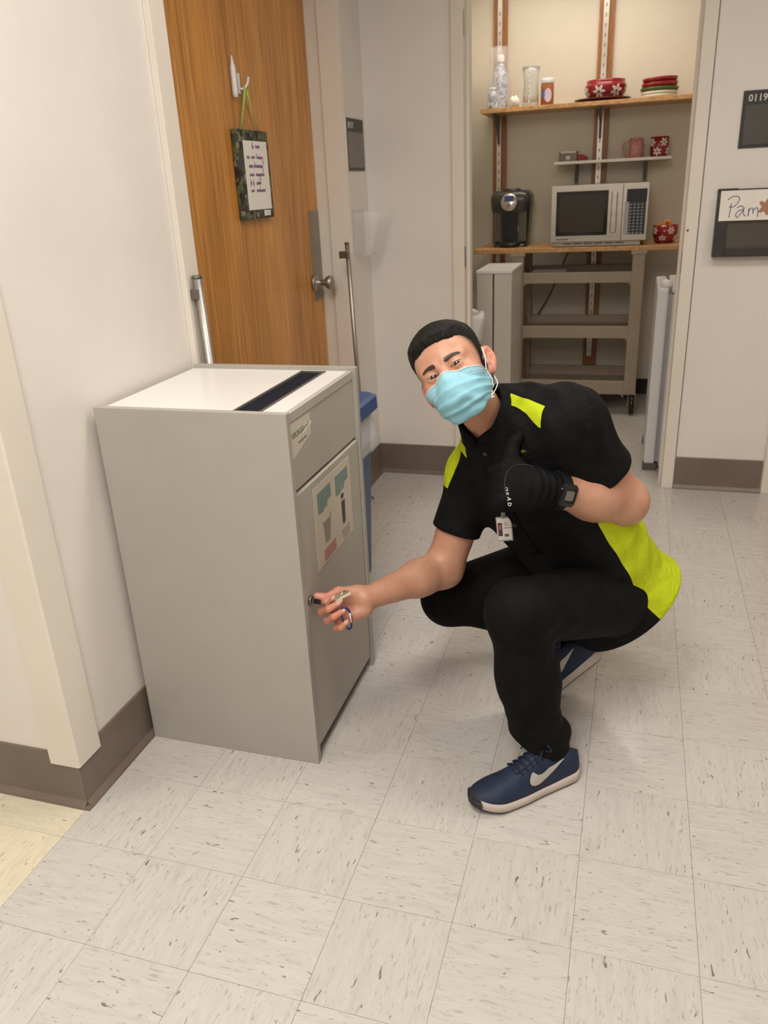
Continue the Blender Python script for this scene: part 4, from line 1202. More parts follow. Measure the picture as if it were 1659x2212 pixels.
ear_R = {}
for s in (1, -1):
    out = unit([s * .80, .60, 0.05]); up = unit(np.array([0, -.26, .96]) - out * (np.array([0, -.26, .96]) @ out))
    ear_R[s] = np.stack([np.cross(up, out) * s, out, up], 1)

def head_skull(P):
    d = sd_ell(P, (0, -.012, .038), (.0775, .098, .084))
    d = smin(d, sd_ell(P, (0, .032, .036), (.062, .052, .052)), .03)
    d = smin(d, sd_ell(P, (0, .026, -.030), (.061, .058, .074)), .03)
    return d
def head_sdf(P):
    ax = np.abs(P[:, 0]); Q = P.copy(); Q[:, 0] = ax            # mirrored copy
    d = head_skull(P)
    d = smin(d, sd_cone(Q, (.050, -.008, -.042), (.022, .056, -.099), .021, .020), .025)
    d = smin(d, sd_ell(P, (0, .066, -.099), (.022, .018, .016)), .02)
    d = smin(d, sd_ell(Q, (.043, .049, -.024), (.025, .027, .024)), .022)
    d = smin(d, sd_cone(Q, (.012, .0835, .0165), (.047, .0665, .0190), .0085, .0080), .016)
    # eye sockets, then eyelids with an almond opening
    d = smax(d, -sd_ell(Q, (ex, .1000, .000), (.019, .0195, .0135)), .012)
    d = smin(d, sd_cone(P, (0, .080, .014), (0, .1045, -.033), .0080, .0115), .012)
    d = smin(d, sd_ell(Q, (.012, .090, -.037), (.009, .011, .008)), .010)
    lid = sd_ell(Q, EYE[0], (.0158, .0148, .0140))
    d = smin(d, lid, .005)
    x = (Q[:, 0] - ex) / .0155
    zc = .0005 + .0016 * x
    hgt = np.where(np.abs(x) < 1, .0036 * (1 - np.clip(x * x, 0, 1)) ** .8, -.002)
    slit = np.maximum(np.abs(Q[:, 2] - zc) - hgt, .078 - Q[:, 1])
    d = smax(d, -slit, .0018)
    # ears
    for s in (1, -1):
        c = np.array([s * .0850, -.022, -.004]); R = ear_R[s]
        q = (P - c.astype(np.float32)) @ R.astype(np.float32)
        e = sd_ell(q, (0, 0, .005), (.0190, .0075, .0330))
        e = smin(e, sd_ell(q, (.004, .0, -.026), (.0105, .0058, .0120)), .008)
        e = smax(e, -sd_ell(q, (.000, .0095, .008), (.0125, .0100, .0235)), .003)
        e = smin(e, sd_cone(q, (-.006, .003, -.012), (-.004, .003, .012), .0035, .0028), .004)
        e = smin(e, sd_cone(q, (.014, .004, -.004), (.012, .004, -.012), .0045, .0045), .004)
        d = smin(d, e, .006)
    # neck
    d = smin(d, sd_cone(P, (0, -.026, -.040), tuple(NK), .052, .053), .022)
    d = smin(d, sd_cone(P, tuple(NK), tuple(to_head(NECK - T_U * .08)), .053, .066), .02)
    return d
hv, hf = mesh_sdf(head_sdf, (-.115, -.135, -.255), (.115, .130, .135), 0.0019)
hat_z = hv[:, 2].copy()
# signed fields for colour on the head (positive inside)
def hair_field(P):
    """>0 in the hair region of the scalp"""
    x, y, z = P[:, 0], P[:, 1], P[:, 2]
    ax = np.abs(x)
    front = .0655 - .008 * (ax / .05) ** 2             # hairline height on the forehead
    side = np.interp(y, [-.10, -.05, -.028, .0, .012, .030, .048, .062, .09], [-.078, -.062, -.048, -.034, -.010, .016, .042, .058, .064])
    q = np.clip((ax - .036) / .018, 0, 1); q = q * q * (3 - 2 * q)
    q = np.where(y < .02, 1.0, q)
    line = front * (1 - q) + side * q
    return z - line
hair_f = np.where((np.abs(hv[:, 0]) > .0790) & (hv[:, 2] < .045), -1.0, hair_field(hv))
def brow_field(P):
    ax = np.abs(P[:, 0]); t = (ax - .011) / .040
    zc = .0165 + .0070 * np.sin(np.clip(t, 0, 1) * 2.3) - .0035 * t
    half = .0062 * (1 - .50 * np.clip(t, 0, 1)) * np.clip(1.3 - np.abs(t * 2 - 1) ** 6 * 1.3, 0, 1)
    return np.where((t > -.05) & (t < 1.05) & (P[:, 1] > .03), half - np.abs(P[:, 2] - zc), -.01)
brow_f = brow_field(hv)
beard_f = np.where((hv[:, 1] > -.012), -.026 - hv[:, 2] + .25 * (np.abs(hv[:, 0]) - .05), -.05)
beard_f = np.where(hv[:, 2] < -.135, -.02, beard_f)

# ---------------------------------------------------------------- arms and the bare hand
def hand_frame(a, n):
    a = unit(a); n = np.asarray(n, float); n = unit(n - a * (n @ a)); t = np.cross(n, a)
    return a, n, t
RH_A, RH_N, _t = hand_frame([-.86, -.40, -.27], [.30, -.83, .48])
RH_T = _t if _t[2] > 0 else -_t
def rh(a, t, n): return R_WR + RH_A * a + RH_T * t + RH_N * n
R_FING = [  # knuckle, middle joint, end joint, tip, radius
    ((.080, .026, -.010), (.104, .030, .022), (.088, .026, .044), (.066, .028, .050), .0088),
    ((.083, .006, -.012), (.109, .006, .023), (.088, .007, .050), (.060, .012, .055), .0090),
    ((.079, -.014, -.012), (.103, -.017, .022), (.083, -.014, .049), (.055, -.008, .054), .0086),
    ((.071, -.033, -.008), (.089, -.041, .018), (.076, -.044, .040), (.058, -.036, .047), .0078)]
R_THUMB = ((.022, .022, .008), (.055, .038, .022), (.083, .034, .034), (.106, .046, .036))
def right_arm(P):
    d = sd_cone(P, R_SH, R_EL, .058, .047)
    d = smin(d, sd_cone(P, R_EL, R_EL + (R_WR - R_EL) * .35, .045, .046), .03)
    d = smin(d, sd_cone(P, R_EL + (R_WR - R_EL) * .3, R_WR, .045, .0275), .02)
    R = np.stack([RH_A, RH_T, RH_N], 1)
    d = smin(d, sd_box(P, rh(.045, -.002, -.002), (.046, .040, .0145), R, .0135), .022)
    d = smin(d, sd_ell(P, rh(.038, .022, .010), (.034, .018, .016), R), .014)      # ball of the thumb
    d = smin(d, sd_ell(P, rh(.034, -.026, .009), (.036, .014, .014), R), .012)     # heel of the hand
    for (k, p, q, e, r) in R_FING:
        f = sd_cone(P, rh(*k), rh(*p), r * 1.12, r * 1.02)
        f = smin(f, sd_cone(P, rh(*p), rh(*q), r * 1.04, r * .95), .004)
        f = smin(f, sd_cone(P, rh(*q), rh(*e), r * .97, r * .82), .003)
        d = smin(d, f, .0028)
    c, m_, i, e = R_THUMB
    f = sd_cone(P, rh(*c), rh(*m_), .0165, .0125)
    f = smin(f, sd_cone(P, rh(*m_), rh(*i), .0120, .0105), .005)
    f = smin(f, sd_cone(P, rh(*i), rh(*e), .0108, .0082), .003)
    return smin(d, f, .006)
def left_arm(P):
    d = sd_cone(P, L_SH, L_EL, .064, .052)
    d = smin(d, sd_ell(P, L_EL + A(.012, .01, -.006), (.050, .052, .052)), .02)
    d = smin(d, sd_cone(P, L_EL, L_EL + (L_WR - L_EL) * .4, .052, .053), .03)
    d = smin(d, sd_cone(P, L_EL + (L_WR - L_EL) * .35, L_WR, .0535, .030), .03)
    return smin(d, sd_cone(P, L_WR, L_WR + (L_WR - L_EL) * .1, .030, .030), .02)
def bb(pts, m):
    p = np.array(pts); return p.min(0) - m, p.max(0) + m
lo, hi = bb([R_SH, R_EL, R_WR, rh(.12, .06, .06), rh(.12, -.06, -.03), rh(.05, -.05, .06)], .075)
rav, raf = mesh_sdf(right_arm, lo, hi, 0.0021)
lo, hi = bb([L_SH, L_EL, L_WR], .085)
lav, laf = mesh_sdf(left_arm, lo, hi, 0.0032)

# ---------------------------------------------------------------- torso / clothes fields
def torso_local(P):
    q = P - PEL.astype(np.float32)
    s_ = q @ T_U.astype(np.float32)
    return q @ T_L.astype(np.float32) - SHEAR * np.clip(s_, -.08, .5) - .020 * np.exp(-((s_ - .08) / .13) ** 2), q @ T_F.astype(np.float32), s_      # the spine bends sideways
SHEAR = float(((SHM - PEL) @ T_L) / ((SHM - PEL) @ T_U))
S_K = np.array([-.16, -.08, 0, .10, .20, .30, .38, .44, .48, .52])
W_K = np.array([.196, .190, .182, .172, .170, .178, .186, .178, .140, .085])
D_K = np.array([.160, .152, .138, .125, .125, .132, .128, .112, .090, .070])
O_K = np.array([-.010, -.005, .0, .004, .004, .004, .0, -.006, -.012, -.012])
def torso_sdf(P, grow=0.0, s0=-.15, s1=.50):
    a, b, s = torso_local(P)
    sc = np.clip(s, s0, s1)
    w = np.interp(sc, S_K, W_K) + grow; dd = np.interp(sc, S_K, D_K) + grow; o = np.interp(sc, S_K, O_K)
    k0 = np.sqrt((a / w) ** 2 + ((b - o) / dd) ** 2)
    k1 = np.sqrt((a / w ** 2) ** 2 + ((b - o) / dd ** 2) ** 2) + 1e-6
    d2 = k0 * (k0 - 1) / k1
    dz = np.abs(s - sc)
    return np.where(dz > 0, np.sqrt(np.maximum(d2 + .012, 0) ** 2 + dz ** 2) - .012, d2)
L_SLV = L_SH + (L_EL - L_SH) * .62
R_SLV = R_SH + (R_EL - R_SH) * .60
def cut(P, d, c, n, k=.006):
    n = unit(n); return smax(d, (P - A(*c)) @ n.astype(np.float32), k)
NB = NECK - T_U * .02
def shirt_sdf(P):
    d = torso_sdf(P)
    d = smin(d, sd_cone(P, NB, L_SH - T_U * .008, .064, .064), .05)
    d = smin(d, sd_cone(P, NB, R_SH + T_U * .004, .064, .066), .05)
    d = smin(d, sd_cone(P, NB - T_F * .045 + T_U * .035, L_SH - T_F * .030 - T_U * .012, .062, .052), .05)
    d = smin(d, sd_cone(P, NB - T_F * .045 + T_U * .02, R_SH - T_F * .03, .056, .050), .05)
    ls = sd_cone(P, L_SH, L_SH + (L_EL - L_SH) * .8, .069, .078)
    ls = cut(P, ls, L_SLV, (L_EL - L_SH))
    rs = sd_cone(P, R_SH, R_SH + (R_EL - R_SH) * .8, .062, .064)
    rs = cut(P, rs, R_SLV, (R_EL - R_SH))
    d = smin(d, ls, .05); d = smin(d, rs, .035)
    # folds running from the armpit over the sleeve
    q = P - L_SH.astype(np.float32)
    u_ = q @ unit(np.cross(L_EL - L_SH, e_f)).astype(np.float32); v_ = q @ unit(L_EL - L_SH).astype(np.float32)
    d = d + .0022 * np.sin(u_ * 120 + v_ * 40) * np.exp(-((np.sqrt((q * q).sum(1)) - .10) / .06) ** 2)
    a, b, s = torso_local(P)
    d = d + .0030 * np.sin(s * 75 + a * 22 + 1.5 * np.sin(b * 30)) * np.exp(-((s - .04) / .09) ** 2)
    # neck hole
    d = smax(d, -sd_cone(P, NECK - T_U * .005, NECK + T_U * .2, .056, .07), .008)
    return d
lo, hi = bb([PEL - T_U * .16, PEL + T_L * .2, PEL - T_L * .2, L_SH, R_SH, L_SLV, R_SLV, NECK, PEL + T_F * .16, PEL - T_F * .16, SHM + T_F * .14, SHM - T_F * .14], .10)
sv, sf = mesh_sdf(shirt_sdf, lo, hi, 0.0042)

def trousers_sdf(P):
    R = np.stack([T_L, T_F, T_U], 1)
    d = sd_ell(P, PEL - T_U * .04 - T_F * .025, (.150, .115, .13), R)
    d = smin(d, sd_ell(P, L_HIP + A(.002, .03, -.01), (.088, .10, .095)), .05)
    d = smin(d, sd_ell(P, R_HIP + A(.01, .03, -.005), (.095, .10, .10)), .05)
    # left (near) leg
    t = sd_cone(P, L_HIP, L_KN, .100, .073)
    t = smin(t, sd_ell(P, L_KN + A(.004, 0, -.004), (.070, .072, .072)), .03)
    sh_ = sd_cone(P, L_KN, L_KN + (L_AN - L_KN) * .5, .068, .070)
    sh_ = smin(sh_, sd_cone(P, L_KN + (L_AN - L_KN) * .45, L_AN + A(.002, .002, 0), .069, .061), .03)
    sh_ = smin(sh_, sd_ell(P, L_AN + A(.045, .028, .030), (.030, .030, .028)), .03)
    sh_ = smin(sh_, sd_cone(P, L_AN + A(.010, .008, .02), L_AN + A(.028, .022, -.04), .060, .050), .02)
    sh_ = cut(P, sh_, L_AN - A(0, 0, .028), (-.78, -.62, -1))
    # right (far) leg
    r = sd_cone(P, R_HIP, R_KN, .105, .078)
    r = smin(r, sd_ell(P, R_KN, (.072, .075, .070)), .03)
    rs = sd_cone(P, R_KN, R_AN, .066, .060)
    rs = cut(P, rs, R_AN + (R_KN - R_AN) * .02, (R_AN - R_KN))
    d = smin(d, t, .035); d = smin(d, r, .035)
    d = smin(d, smin(sh_, 1e3 + 0 * sh_, .01), .022); d = smin(d, rs, .02)
    # creases behind the knee and at the hem
    d = d + .0018 * np.sin(P[:, 2] * 130 + P[:, 0] * 60) * np.exp(-(((P - A(*(L_AN + A(0, 0, .06)))) ** 2).sum(1) / .09 ** 2))
    q = P - A(*(L_KN + A(.05, .03, -.06)))
    d = d + .0022 * np.sin(q[:, 2] * 95 - q[:, 0] * 45) * np.exp(-((q * q).sum(1) / .085 ** 2))
    return d
lo, hi = bb([L_HIP, R_HIP, L_KN, R_KN, L_AN, R_AN, PEL, PEL + T_U * .1], .15); lo[2] = max(lo[2], .012)
tv, tf = mesh_sdf(trousers_sdf, lo, hi, 0.0048)
core_v, core_f = mesh_sdf(lambda P: smin(torso_sdf(P, -.02, -.10, .48), np.minimum(trousers_sdf(P) + .016, 9), .02), *bb([L_HIP, R_HIP, L_KN, R_KN, L_AN, R_AN, PEL, L_SH, R_SH], .14), 0.009)
# ---------------------------------------------------------------- person materials
def attr(t, name):
    n = t.nodes.new('ShaderNodeAttribute'); n.attribute_name = name; return n.outputs['Fac']
def sstep(t, x, a, b_):
    n = t.nodes.new('ShaderNodeMapRange'); n.interpolation_type = 'SMOOTHSTEP'
    n.inputs['From Min'].default_value = a; n.inputs['From Max'].default_value = b_
    t.links.new(x, n.inputs['Value']); return n.outputs['Result']
def mul(t, a, k):
    n = t.nodes.new('ShaderNodeMath'); n.operation = 'MULTIPLY'; t.links.new(a, n.inputs[0])
    if isinstance(k, (int, float)): n.inputs[1].default_value = k
    else: t.links.new(k, n.inputs[1])
    return n.outputs[0]
m, t, b = nt('skin')
v = coords(t)
f = noise(t, 22, 4, 0.6, v)
r = ramp(t, [(0.3, (0.50, 0.245, 0.155)), (0.7, (0.58, 0.310, 0.205))]); t.links.new(f, r.inputs[0])
c = r.outputs[0]
c = mix(t, mul(t, sstep(t, attr(t, 'red'), 0.0, 1.0), 0.6), c, (0.56, 0.19, 0.14))
fine = noise(t, 900, 2, 0.6, v)
stub = sstep(t, fine, 0.35, 0.6)
c = mix(t, mul(t, sstep(t, attr(t, 'beard'), -0.010, 0.02), 0.38), c, (0.13, 0.075, 0.055))
c = mix(t, mul(t, sstep(t, attr(t, 'hair'), -0.006, 0.030), 0.92), c, (0.028, 0.022, 0.020))
c = mix(t, mul(t, sstep(t, attr(t, 'brow'), -0.0012, 0.0012), 0.95), c, (0.018, 0.011, 0.008))
t.links.new(c, b.inputs['Base Color'])
setin(b, Roughness=0.46); b.inputs['Subsurface Weight'].default_value = 0.08
b.inputs['Subsurface Radius'].default_value = (0.012, 0.005, 0.003)
bump(t, b, noise(t, 420, 3, 0.6, v), 0.10, 0.001)
MAT['skin'] = m

person = empty('person', (-0.14, 1.62, 0), 'crouching person in black and lime polo shirt and blue face mask giving a thumbs up', 'person')
ploc = np.array(person.location)
def child(o): o.location = o.location - person.location if False else (-person.location.x, -person.location.y, -person.location.z); o.parent = person; return o
hw = to_world(hv)
z0 = lambda n: np.full(n, -1.0)
ear_red = np.clip((np.abs(hv[:, 0]) - .074) / .010, 0, 1) * (hv[:, 1] < .01) * (hv[:, 2] > -.05) * .75
cheek_red = np.exp(-(((np.abs(hv[:, 0]) - .04) / .02) ** 2 + ((hv[:, 2] + .028) / .016) ** 2)) * (hv[:, 1] > 0) * .5
hand_red = np.clip((((rav - R_WR) @ RH_A) - .0) / .06, 0, 1) * .85
parts = [(hw, hf, 0), (rav, raf, 0), (lav, laf, 0), (core_v, core_f, 0)]
body = child(np_obj('body', parts, [MAT['skin']], None, {
    'hair': [hair_f] + [z0(len(p[0])) for p in parts[1:]],
    'brow': [brow_f] + [z0(len(p[0])) for p in parts[1:]],
    'beard': [beard_f] + [z0(len(p[0])) for p in parts[1:]],
    'red': [np.maximum(ear_red, cheek_red), hand_red, np.zeros(len(lav)), np.zeros(len(core_v))]}))
def psub(o, parent): o.parent = parent; return o

# finger nails
nails = []
for (k_, p_, q_, e_, r_) in R_FING:
    e = np.array(rh(*e_)); q = np.array(rh(*q_)); dirv = unit(e - q)
    nrm = np.array(RH_N) - dirv * (np.array(RH_N) @ dirv); nrm = unit(nrm)
    side = np.cross(nrm, dirv)
    Mx = Matrix([[*(float(x) for x in (side[i], dirv[i], nrm[i])), float(e[i] + nrm[i] * r_ * .72 - dirv[i] * .001)] for i in range(3)] + [[0, 0, 0, 1]])
    o = MB().lathe([(0, .0016), (.6, .0013), (.92, .0006), (1.0, -.001), (.9, -.002)], n=14, M=Mx @ Matrix.Diagonal((.0052, .0068, 1, 1)), smooth=True).build('finger_nail', plain('nail', (0.62, 0.36, 0.28), 0.3) if not nails else nails[0].data.materials[0])
    child(o); nails.append(o)

# ---------------------------------------------------------------- eyes
MAT['sclera'] = plain('eye_white', (0.36, 0.29, 0.26), 0.25, var=0.03)
MAT['iris'] = plain('iris_brown', (0.030, 0.014, 0.008), 0.12, coat=0.6)
camh = to_head(np.array(CAM_C))
for E_ in EYE:
    bm = bmesh.new(); bmesh.ops.create_uvsphere(bm, u_segments=24, v_segments=16, radius=.0130)
    M_ = Matrix([[*H_R[i], 0] for i in range(3)] + [[0, 0, 0, 1]]); c_ = to_world(E_ + np.array([0, -.0012, 0]))
    M_.translation = Vector(c_)
    eo = child(MB().from_bm(bm, M_, True).build('eye', MAT['sclera']))
    g = unit(camh - E_); g_w = H_R @ g
    up = np.cross(g_w, [1, 0, 0]); up = unit(up); sd = np.cross(up, g_w)
    Mi = Matrix([[float(sd[i]), float(up[i]), float(g_w[i]), float(c_[i])] for i in range(3)] + [[0, 0, 0, 1]])
    pr_ = [(0.0, .01345)] + [(.0074 * q / 5, math.sqrt(.01345 ** 2 - (.0074 * q / 5) ** 2)) for q in range(1, 6)] + [(.0076, .0105)]
    io = MB().lathe(pr_, n=20, M=Mi).build('iris', MAT['iris']); io.parent = eo

# ---------------------------------------------------------------- hair
def hair_sdf(P):
    x, y, z = P[:, 0], P[:, 1], P[:, 2]
    side = np.clip((np.abs(x) - .045) / .03, 0, 1)
    th = .0035 + .0120 * np.clip((z - .045) / .05, 0, 1) + .003 * np.clip((y - .02) / .05, 0, 1) * (z > .05)
    rough = .0009 * np.sin(y * 520 + 9 * np.sin(x * 70)) * np.sin(x * 340 + 5 * np.sin(y * 90)) + .0004 * np.sin(x * 900 + y * 700 + z * 600)
    f_ = hair_field(P) - .034 * side * np.clip((.085 - y) / .045, 0, 1) + .0016 * np.sin(x * 900 + 7 * np.sin(x * 130)) + .0010 * np.sin(x * 1700 + y * 900)
    d = head_skull(P) - th * np.clip(f_ / .022, .12, 1) ** .7 + rough
    return smax(d, -f_ * .8, .006)
xv, xf = mesh_sdf(hair_sdf, (-.105, -.130, -.06), (.105, .115, .150), 0.0023)
m, t, b = nt('short_black_hair')
v = coords(t, (1, 1, 1)); f = noise(t, 260, 3, 0.7, v)
r = ramp(t, [(0.3, (0.003, 0.0026, 0.0026)), (0.7, (0.013, 0.011, 0.010))]); t.links.new(f, r.inputs[0]); t.links.new(r.outputs[0], b.inputs['Base Color']); setin(b, Roughness=0.55); b.inputs['Specular IOR Level'].default_value = 0.22
bump(t, b, f, 0.6, 0.003)
child(np_obj('hair', [(to_world(xv), xf, 0)], [m]))

# ---------------------------------------------------------------- surgical mask
NU, NV = 44, 40
cpro = [(.1035, -.016), (.1160, -.032), (.1205, -.048), (.1200, -.066), (.1130, -.086), (.0985, -.100), (.0800, -.110), (.062, -.113)]
spro = [(.0665, .014, -.033), (.0675, .008, -.044), (.0665, .006, -.056), (.0640, .006, -.067), (.0610, .009, -.077), (.0580, .013, -.085), (.0550, .018, -.091), (.0520, .023, -.095)]
def lerpk(K, v_): x_ = v_ * (len(K) - 1); i = min(int(x_), len(K) - 2); f_ = x_ - i; return np.array(K[i]) * (1 - f_) + np.array(K[i + 1]) * f_
grid_ = np.zeros((NV + 1, NU + 1, 3))
for j in range(NV + 1):
    v_ = j / NV; yc, zc = lerpk(cpro, v_); xs, ys, zs = lerpk(spro, v_)
    for i in range(NU + 1):
        u_ = i / NU * 2 - 1; ph = u_ * math.pi / 2
        cph = math.cos(ph)
        nose = .010 * math.exp(-(u_ / .16) ** 2) * math.exp(-(v_ / .30) ** 2)
        y_ = ys + (yc - ys) * (cph ** .82) - .016 * math.exp(-((abs(u_) - .42) / .2) ** 2) * math.exp(-(v_ / .35) ** 2)
        z_ = zs * (1 - cph) + zc * cph + (.006 * math.exp(-(u_ / .22) ** 2) - .004 * math.exp(-((abs(u_) - .5) / .25) ** 2)) * math.exp(-(v_ / .3) ** 2)
        grid_[j, i] = (xs * math.sin(ph), y_, z_)
flat = grid_.reshape(-1, 3)
for it in range(10):                                   # keep it clear of the face
    d = head_sdf(flat.astype(np.float32)); push = np.clip(.0030 - d, 0, .006)
    n_ = flat - np.array([0, .01, -.045]); n_ /= np.linalg.norm(n_, axis=1)[:, None]
    flat = flat + n_ * push[:, None]
grid_ = flat.reshape(NV + 1, NU + 1, 3)
# pleats and creases
nrm_ = grid_ - np.array([0, 0, -.05]); nrm_ /= np.linalg.norm(nrm_, axis=2)[:, :, None]
for j in range(NV + 1):
    for i in range(NU + 1):
        v_, u_ = j / NV, i / NU * 2 - 1
        w_ = v_ + .10 * abs(u_) - .05
        pl_ = 0.0
        for c0, am in ((.28, .0040), (.47, .0046), (.66, .0040)):
            q_ = (w_ - c0) / .10
            if -.3 < q_ < 1: pl_ += am * (1 - max(q_, 0)) * (1 if q_ > 0 else 1 + q_ / .3)
        pl_ *= (1 - .5 * u_ * u_)
        pl_ += .0014 * math.sin(9 * u_ + 14 * v_) * math.exp(-((v_ - .55) / .3) ** 2)
        pl_ += .0016 * math.sin(20 * (v_ - .6 * u_)) * math.exp(-((u_ - .35) / .3) ** 2 - ((v_ - .6) / .25) ** 2)
        grid_[j, i] += nrm_[j, i] * pl_
outer = grid_ + nrm_ * .0006; inner = grid_ - nrm_ * .0006
V2 = np.concatenate([outer.reshape(-1, 3), inner.reshape(-1, 3)]); n1 = (NU + 1) * (NV + 1)
fq = []
W_ = NU + 1
for j in range(NV):
    for i in range(NU):
        a_ = j * W_ + i
        fq.append((a_, a_ + W_, a_ + W_ + 1, a_ + 1)); fq.append((n1 + a_, n1 + a_ + 1, n1 + a_ + W_ + 1, n1 + a_ + W_))
for i in range(NU): fq += [(i, i + 1, n1 + i + 1, n1 + i), (NV * W_ + i + 1, NV * W_ + i, n1 + NV * W_ + i, n1 + NV * W_ + i + 1)]
for j in range(NV): fq += [(j * W_, n1 + j * W_, n1 + (j + 1) * W_, (j + 1) * W_), (j * W_ + NU, (j + 1) * W_ + NU, n1 + (j + 1) * W_ + NU, n1 + j * W_ + NU)]
MAT['mask'] = plain('mask_blue', (0.26, 0.545, 0.66), 0.7, var=0.04, scale=60, bmp=0.08, bscale=900)
MAT['mask_white'] = plain('mask_white', (0.70, 0.72, 0.72), 0.65, var=0.02)
mk = child(np_obj('face_mask', [(to_world(V2), np.array(fq), 0)], [MAT['mask']]))
def mline(pts, r_, name, mat_, flat_=None):
    o = MB().tube([tuple(to_world(np.array(p))) for p in pts], r_, 6, flat=flat_).build(name, mat_); o.parent = mk; return o
mline([outer[0, i] + nrm_[0, i] * .0004 for i in range(NU + 1)], .0013, 'top_binding', MAT['mask_white'])
for jj in (3, 5):
    mline([outer[jj, i] + nrm_[jj, i] * .0001 for i in range(3, NU - 2)], .0005, 'stitch_line', MAT['mask_white'])
for ii in (0, NU):
    mline([outer[j, ii] for j in range(NV + 1)], .0016, 'side_binding', MAT['mask_white'])
for s, ii in ((1, NU), (-1, 0)):
    tp_, bt_ = outer[0, ii], outer[NV - 3, ii]
    er = np.array([s * .0850, -.022, -.004]); R_ = ear_R[s]
    back = er + R_ @ np.array([-.014, -.009, .010]); top_ = er + R_ @ np.array([.010, -.001, .0340]); low = er + R_ @ np.array([-.002, -.007, -.036])
    mid1 = (tp_ + top_) / 2 + np.array([s * .004, .002, .002])
    if head_sdf(mid1[None].astype(np.float32))[0] < .002: mid1 = mid1 + np.array([s * .004, 0, 0])
    pts_ = smooth_pts([tuple(tp_), tuple(mid1), tuple(top_), tuple(back), tuple(low), tuple((low * .55 + bt_ * .45) + np.array([s * .010, -.004, -.004])), tuple(bt_)], 6)
    mline(pts_, .0012, 'ear_loop', MAT['mask_white'])
# corner flap of the mask under the ear loop
mline([outer[NV - 3, NU], outer[NV - 3, NU] + np.array([.009, -.006, -.001])], [.0030, .0008], 'mask_corner', MAT['mask_white'])

# ---------------------------------------------------------------- polo shirt
def polyf(u_, v_, poly):
    """signed distance (positive inside) of points to a polygon"""
    n = len(poly); d2 = np.full(u_.shape, 1e9); ins = np.zeros(u_.shape, bool)
    for i in range(n):
        x1, y1 = poly[i]; x2, y2 = poly[(i + 1) % n]
        ex_, ey_ = x2 - x1, y2 - y1; L = ex_ * ex_ + ey_ * ey_ + 1e-12
        tt = np.clip(((u_ - x1) * ex_ + (v_ - y1) * ey_) / L, 0, 1)
        d2 = np.minimum(d2, (u_ - x1 - tt * ex_) ** 2 + (v_ - y1 - tt * ey_) ** 2)
        cr = ((y1 > v_) != (y2 > v_)) & (u_ < (x2 - x1) * (v_ - y1) / (y2 - y1 + 1e-12) + x1)
        ins ^= cr
    return np.where(ins, 1, -1) * np.sqrt(d2)
sa, sb, ss = torso_local(sv)
ang = np.degrees(np.arctan2(sb - np.interp(ss, S_K, O_K), sa))       # 0 = his left side, +90 = front
# side panel: between two edges that depend on height
SIDE_F = ([-.20, -.10, .0, .12, .18, .24, .30], [34, 32, 30, 30, 28, 20, 8])
SIDE_B = ([-.20, -.10, -.02, .06, .12, .20, .30], [-85, -72, -52, -30, -18, -6, 4])
lime_side = np.minimum(np.interp(ss, *SIDE_F) - ang, ang - np.interp(ss, *SIDE_B)) * .0028
lime_side = np.minimum(lime_side, .27 - ss)
lime_side = np.where(sa > 0, lime_side, -.05)
lime_r = np.where(sa < 0, np.minimum((ang - np.where(ang < 0, -999, 0)) - 160, 1.0) * .0028, -.05)
# shoulder stripes in the (left, up) plane of the chest, front only
def sdir(P):                                         # distance along the shoulder line
    q = P - SHM.astype(np.float32); return q @ T_L.astype(np.float32), q @ T_U.astype(np.float32), q @ T_F.astype(np.float32)
qa, qu, qf = sdir(sv)
YOKE_L = [(.086, -.030), (.100, -.020), (.128, .002), (.176, .030), (.165, .053), (.153, .068), (.142, .055), (.131, .037), (.105, .014), (.086, .002)]
YOKE_R = [(-.058, .052), (-.075, .030), (-.110, .014), (-.150, .000), (-.190, .020), (-.184, .040), (-.150, .030), (-.118, .040), (-.098, .030), (-.074, .060)]
lime_yoke = np.maximum(polyf(qa, qf, YOKE_L), polyf(qa, qf, YOKE_R))
lime_yoke = np.where(qu > .02, lime_yoke, -.05)
BACKY = [(-.14, .0), (-.07, .045), (.07, .045), (.14, .0), (.14, -.03), (.07, .015), (-.07, .015), (-.14, -.03)]
lime_back = np.where(qf < -.03, polyf(qa, qu, BACKY), -.05)
lime = np.maximum(np.maximum(lime_side, lime_yoke), np.maximum(lime_back, lime_r))
# keep sleeves black
ql = sv - L_SH; tl_ = ql @ unit(L_EL - L_SH)
rl = np.sqrt(((ql - tl_[:, None] * unit(L_EL - L_SH)) ** 2).sum(1))
slv = np.where((tl_ > .06) & (tl_ < .21) & (rl < .085), -.02, 1.0)
qr = sv - R_SH; tr_ = qr @ unit(R_EL - R_SH); rr_ = np.sqrt(((qr - tr_[:, None] * unit(R_EL - R_SH)) ** 2).sum(1))
slv = np.minimum(slv, np.where((tr_ > .05) & (rr_ < .075), -.02, 1.0))
lime = np.minimum(lime, slv)
grey = np.where((qf > 0) & (qa > .05) & (qa < .16) & (ss > .22) & (ss < .46), 1.0, 0.0)
m, t, b = nt('polo_fabric')
v = coords(t)
f = noise(t, 30, 3, 0.6, v)
rk = ramp(t, [(0.3, (0.0034, 0.0034, 0.0038)), (0.7, (0.0066, 0.0066, 0.0072))]); t.links.new(f, rk.inputs[0])
rlm = ramp(t, [(0.3, (0.46, 0.56, 0.012)), (0.7, (0.56, 0.66, 0.022))]); t.links.new(f, rlm.inputs[0])
st_ = t.nodes.new('ShaderNodeMath'); st_.operation = 'GREATER_THAN'; st_.inputs[1].default_value = 0.0
t.links.new(attr(t, 'lime'), st_.inputs[0])
c = mix(t, st_.outputs[0], rk.outputs[0], rlm.outputs[0])
